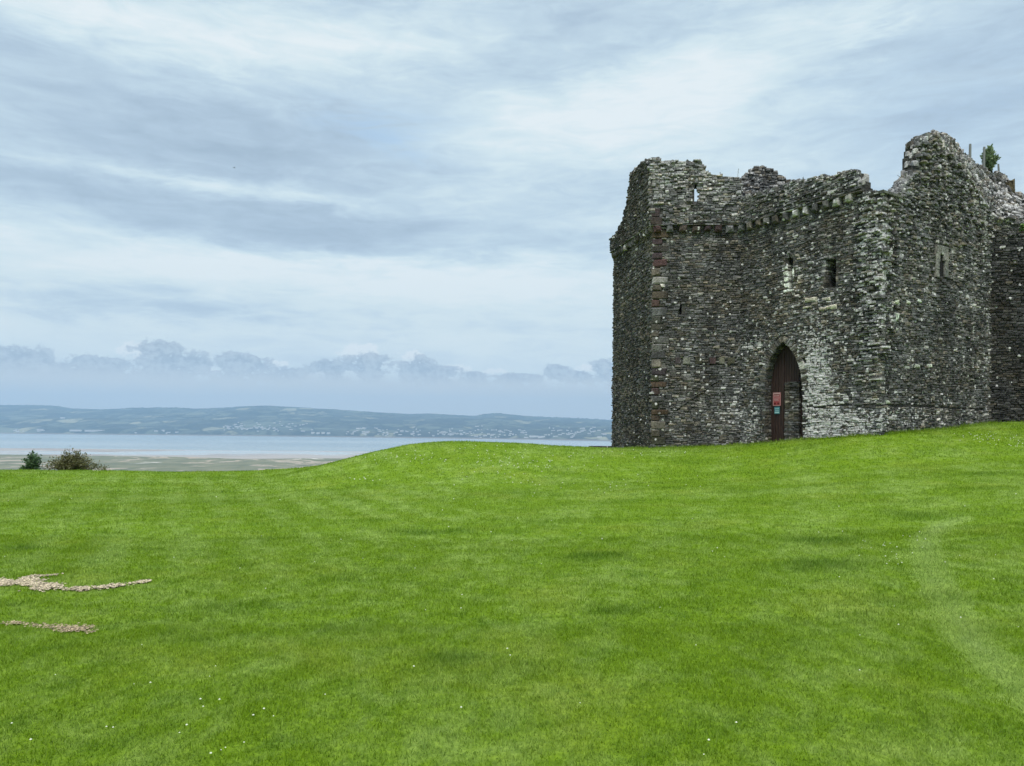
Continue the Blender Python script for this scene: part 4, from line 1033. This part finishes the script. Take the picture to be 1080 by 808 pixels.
# ------------------------------------------------------------------ grass blades
def blades(n, y0, y1, wid, length, segs, density_pow=1.0, foot=False):
    u = rng.random(n); Y = (y0**2+(y1**2-y0**2)*u)**.5 if density_pow == 1 else y0*(y1/y0)**u
    X = (rng.random(n)*2-1)*(Y*.70+1.2)
    if foot:      # uncut fringe against the masonry
        Ws = (W1, W2, W3, W4, W5); k_ = rng.choice(5, n, p=(.14, .14, .28, .30, .14)); uu = rng.random(n)
        X = np.array([W.P[0]+W.d[0]*W.L*q for W, q in zip([Ws[i] for i in k_], uu)]); Y = np.array([W.P[1]+W.d[1]*W.L*q for W, q in zip([Ws[i] for i in k_], uu)])
        o_ = np.abs(rng.normal(.10, .12, n)); X = X+np.array([Ws[i].n[0] for i in k_])*o_; Y = Y+np.array([Ws[i].n[1] for i in k_])*o_
    a, b = bare(X, Y); keep = ((a > rng.normal(-.01, .03, n)) | (rng.random(n) < .04)) & ((b > rng.normal(-.02, .05, n)) | (rng.random(n) < .40)); 
    clump = fbm(X*3.0, Y*3.0, 3, 71)
    keep &= rng.random(n) < .45+.9*clump
    X, Y = X[keep], Y[keep]; n = len(X); Z = ground(X, Y)
    # stay off the castle
    L, D = tone(X, Y); cl = fbm(X*2.2, Y*2.2, 3, 15)
    ln = length*rng.uniform(.55, 1.25, n)*(.75+.6*cl)*(1+.9*D); long_ = rng.random(n) < .03; ln = np.where(long_, ln*1.5, ln)
    az_ = rng.uniform(0, 2*np.pi, n)+0; lean = rng.uniform(.25, 1.15, n)
    wd = wid*rng.uniform(.6, 1.3, n)
    dx, dy = np.cos(az_)*np.sin(lean), np.sin(az_)*np.sin(lean); dz = np.cos(lean)
    pa = rng.uniform(0, 2*np.pi, n); sx, sy = np.cos(pa)*wd*.5, np.sin(pa)*wd*.5
    r = np.clip(rng.normal(.45, .22, n), 0, 1.2); r = np.where(rng.random(n) < .04, 1.5, r)
    base = np.stack([X, Y, Z-.004], -1)
    if segs == 1:
        V = np.stack([base-np.stack([sx, sy, 0*sx], -1), base+np.stack([sx, sy, 0*sx], -1), base+np.stack([dx*ln, dy*ln, dz*ln], -1)], 1); k = 3
        T = np.arange(n*3).reshape(n, 3)
    else:
        m1 = base+np.stack([dx*ln*.38, dy*ln*.38, dz*ln*.62], -1); tip = base+np.stack([dx*ln*1.0, dy*ln*1.0, dz*ln*.95], -1); s_ = np.stack([sx, sy, 0*sx], -1)
        V = np.stack([base-s_, base+s_, m1-s_*.85, m1+s_*.85, tip], 1); k = 5
        o5 = (np.arange(n)*5)[:, None]; T = np.concatenate([o5+np.array([[0, 1, 3]]), o5+np.array([[0, 3, 2]]), o5+np.array([[2, 3, 4]])], 1).reshape(-1, 3)
    C = np.repeat(np.stack([L, D, r, np.ones(n)], -1)[:, None, :], k, 1)
    return V.reshape(-1, 3), T, C.reshape(-1, 4)
sets = [blades(230000, 3.0, 6.2, .0044, .034, 2), blades(240000, 6.2, 11, .0065, .037, 2), blades(230000, 11, 19, .011, .044, 1), blades(190000, 19, 30, .018, .05, 1), blades(9000, 1, 2, .014, .13, 1, foot=True)]
off = 0; VV, TT, CC = [], [], []
for V, T, C in sets: VV.append(V); TT.append(T+off); CC.append(C); off += len(V)
VV = np.concatenate(VV); TT = np.concatenate(TT); CC = np.concatenate(CC)
g = fast_mesh('grass', VV, TT, M['blade'], CC, 'tone', False, 3); tag(g, 'short mown green grass blades covering the lawn', 'grass', kind='stuff')

# clover flowers
def flowers():
    spots = []
    def scatter(x0, x1, y0, y1, n):
        for _ in range(n):
            x, y = random.uniform(x0, x1), random.uniform(y0, y1); spots.append(hitground(x, y))
    def clus(x, y, rx_, ry_, n):
        for _ in range(n): spots.append(hitground(random.gauss(x, rx_), random.gauss(y, ry_)))
    scatter(0, 1080, 620, 805, 34); scatter(0, 1080, 520, 620, 40); clus(545, 492, 35, 8, 90); clus(440, 484, 30, 3, 35); clus(500, 477, 25, 3, 20); clus(385, 506, 12, 1.5, 14)
    clus(945, 582, 28, 8, 30); clus(1040, 462, 14, 3, 40); clus(1075, 470, 12, 2, 20); clus(700, 480, 60, 3, 25); clus(230, 745, 60, 25, 9); clus(620, 510, 60, 6, 30)
    v, f = [], []
    for X, Y in spots:
        g = float(ground(np.array([X]), np.array([Y]))[0]); r = random.uniform(.0035, .0075)*(1+max(0, Y-6)*.10); z = g+.040; b = len(v)
        for k in range(6): a = k*1.047; v.append((X+r*math.cos(a), Y+r*math.sin(a), z))
        v += [(X, Y, z+r*.9), (X, Y, z-r*.8)]
        for k in range(6): f.append((b+k, b+(k+1) % 6, b+6)); f.append((b+(k+1) % 6, b+k, b+7))
    o = mesh_obj('clover_flowers', v, f, m_plain('clover_white', (.62, .64, .50), .8)); tag(o, 'scattered small white clover flowers in the mown grass', 'clover', kind='stuff')
flowers()

# ------------------------------------------------------------------ far shore: houses and woods
hw_m = m_plain('render_white', (.50, .50, .49), .8, .08, .2); hr_m = m_plain('slate', (.16, .15, .16), .8, .1, .2)
def house_mesh(name, L, D, H, rr):
    l, d = L/2, D/2
    v = [(-l, -d, -4), (l, -d, -4), (l, d, -4), (-l, d, -4), (-l, -d, H), (l, -d, H), (l, d, H), (-l, d, H), (-l, 0, H+rr), (l, 0, H+rr)]
    f = [(0, 1, 5, 4), (1, 2, 6, 5), (2, 3, 7, 6), (3, 0, 4, 7), (4, 7, 8), (5, 9, 6), (4, 5, 9, 8), (6, 7, 8, 9)]
    me = bpy.data.meshes.new(name); me.from_pydata(v, [], f); me.materials.append(hw_m); me.materials.append(hr_m)
    for p in me.polygons: p.material_index = 1 if p.index >= 6 else 0
    return me
protos = [house_mesh('house', 18, 9, 7, 3), house_mesh('house', 30, 10, 6.5, 3), house_mesh('house', 12, 9, 7, 3)]
GR = 'white houses of the town on the far shore'
def place_house(x, y, me=None, sx=1, sz=1, label='tiny white house', name='house', grp=GR, cat='house'):
    h = hillhit(x, y)
    if h is None: return
    o = bpy.data.objects.new(name, me or random.choice(protos)); COL.objects.link(o); o.location = h; o.rotation_euler = (0, 0, random.uniform(-.5, .5)); o.scale = (sx*.66, .8, sz*.7); tag(o, label, cat, grp)
def town(where, n, x0, x1, y0, y1):
    for _ in range(n):
        x = random.uniform(x0, x1); y = random.triangular(y0, y1, y1-(y1-y0)*.3)
        place_house(x, y, sx=random.uniform(.8, 1.5), sz=random.uniform(.8, 1.3), label='tiny white house '+where, grp='white houses '+where)
town('by the far water at the left end', 6, 15, 26, 453, 456); town('just left of the long white shed on the far shore', 5, 38, 47, 453, 455.5)
town('in the thin row right of the long pale shore building', 8, 125, 205, 454, 458); town('in the left hillside village on the far shore', 30, 235, 268, 446, 455)
town('in the hillside village below the highest hill', 28, 268, 300, 444, 456); town('around the pale fields above the four waterside blocks', 14, 302, 330, 443, 457)
town('on the slope below the pair of upper white blocks', 30, 365, 410, 451, 460); town('of the far town seen left of the grass bank top', 44, 412, 480, 450, 461)
town('of the far town seen over the grass bank', 60, 482, 555, 449, 463); town('of the far town close left of the castle tower', 44, 575, 644, 448, 463)
bm = house_mesh('long_building', 150, 20, 12, 3)
for x, y, s_, lab in ((80, 455, .8, 'long white shed at the left end of the far shore'), (100, 455.3, 1.3, 'longest pale building low on the left far shore'), (66, 441.5, .35, 'lone pale building halfway up the left hill'),
                      (330, 457.6, .22, 'white waterside block, leftmost of the evenly spaced four'), (335.5, 457.7, .22, 'second of the four evenly spaced white waterside blocks'), (341, 457.8, .22, 'third of the four evenly spaced white waterside blocks'), (346.5, 457.9, .22, 'rightmost of the four evenly spaced white waterside blocks'),
                      (378, 452.8, .33, 'upper pair of white blocks, left one, above the town'), (384, 452.5, .3, 'upper pair of white blocks, right one, above the town'), (563, 461.5, .55, 'bright white low building on the shore above the grass bank'), (571, 461.7, .45, 'bright white building at the right of the low shore building')):
    place_house(x, y, bm, s_, 1.1, lab, 'long_building', None, 'building')

def far_woods():
    v, f = [], []; m_ = m_plain('far_trees', (.035, .055, .025), .95, .3, .05)
    for _ in range(260):
        x = random.choice([random.uniform(133, 150), random.uniform(150, 205), random.uniform(180, 200), random.uniform(505, 530), random.uniform(560, 640)]); a = raydir(x, 431)[0]; yr = 8600+600*math.sin(a*5); Y = yr*random.uniform(.985, 1.005); X = a*Y
        z = float(hill_h(np.array([X]), np.array([Y]))[0]); r = random.uniform(4, 9); b = len(v)
        for k, (zz, rr) in enumerate(((-3, .5), (2, 1), (6, .9), (9, .5))):
            for j in range(6): q = j*1.047+k; e = random.uniform(.7, 1.2); v.append((X+r*rr*e*math.cos(q), Y+r*rr*e*math.sin(q), z+zz*r/8))
        for k in range(3):
            for j in range(6): f.append((b+k*6+j, b+k*6+(j+1) % 6, b+k*6+6+(j+1) % 6, b+k*6+6+j))
        f.append(tuple(range(b+18, b+24)))
    o = mesh_obj('far_woods', v, f, m_); tag(o, 'line of far trees along the hill crest', 'woods', kind='stuff')
far_woods()

# small bird in the air
V = []; Fc = []
def bird():
    x = [(-.22, .03), (-.12, .035), (0, .05), (.10, .045), (.17, .03), (.21, .008)]; n = 6
    for px_, r in x:
        for j in range(n): a = j*6.283/n; V.append((px_, r*math.cos(a), r*.8*math.sin(a)))
    for i in range(len(x)-1):
        for j in range(n): Fc.append((i*n+j, i*n+(j+1) % n, (i+1)*n+(j+1) % n, (i+1)*n+j))
    Fc.append(tuple(range(n))); Fc.append(tuple(reversed(range(30, 36))))
    for s_ in (-1, 1):
        b = len(V); V.extend([(.07, s_*.02, .03), (-.07, s_*.02, .02), (.10, s_*.22, .10), (-.02, s_*.22, .09), (-.03, s_*.46, .05)]); Fc.extend([(b, b+1, b+3, b+2), (b+2, b+3, b+4)])
    V.extend([(-.2, -.02, 0), (-.2, .02, 0), (-.32, .05, 0), (-.32, -.05, 0)]); k = len(V); Fc.append((k-4, k-3, k-2, k-1))
bird(); o = mesh_obj('bird', V, Fc, m_plain('bird_grey', (.05, .05, .055), .8)); o.location = at(247, 177, 130); o.rotation_euler = (.1, .1, .5); o.scale = (.9,)*3
tag(o, 'small dark bird flying high over the estuary', 'bird')

# ------------------------------------------------------------------ haze
HD = 1.2e-4
m, t, out = mat('haze_air')
pv = t.node('ShaderNodeVolumePrincipled', {'Color': (.43, .63, .87, 1), 'Density': HD, 'Anisotropy': 0.1}); t.l.new(pv.outputs[0], out.inputs['Volume'])
x0, x1, y0, y1, z0, z1 = -16500, 16500, -400, 10100, SEA-5, 420
v = [(x, y, z) for z in (z0, z1) for y in (y0, y1) for x in (x0, x1)]
o = mesh_obj('haze', v, [(0, 2, 3, 1), (4, 5, 7, 6), (0, 1, 5, 4), (1, 3, 7, 5), (3, 2, 6, 7), (2, 0, 4, 6)], m)
tag(o, 'thin blue air over the estuary', 'haze', kind='stuff')
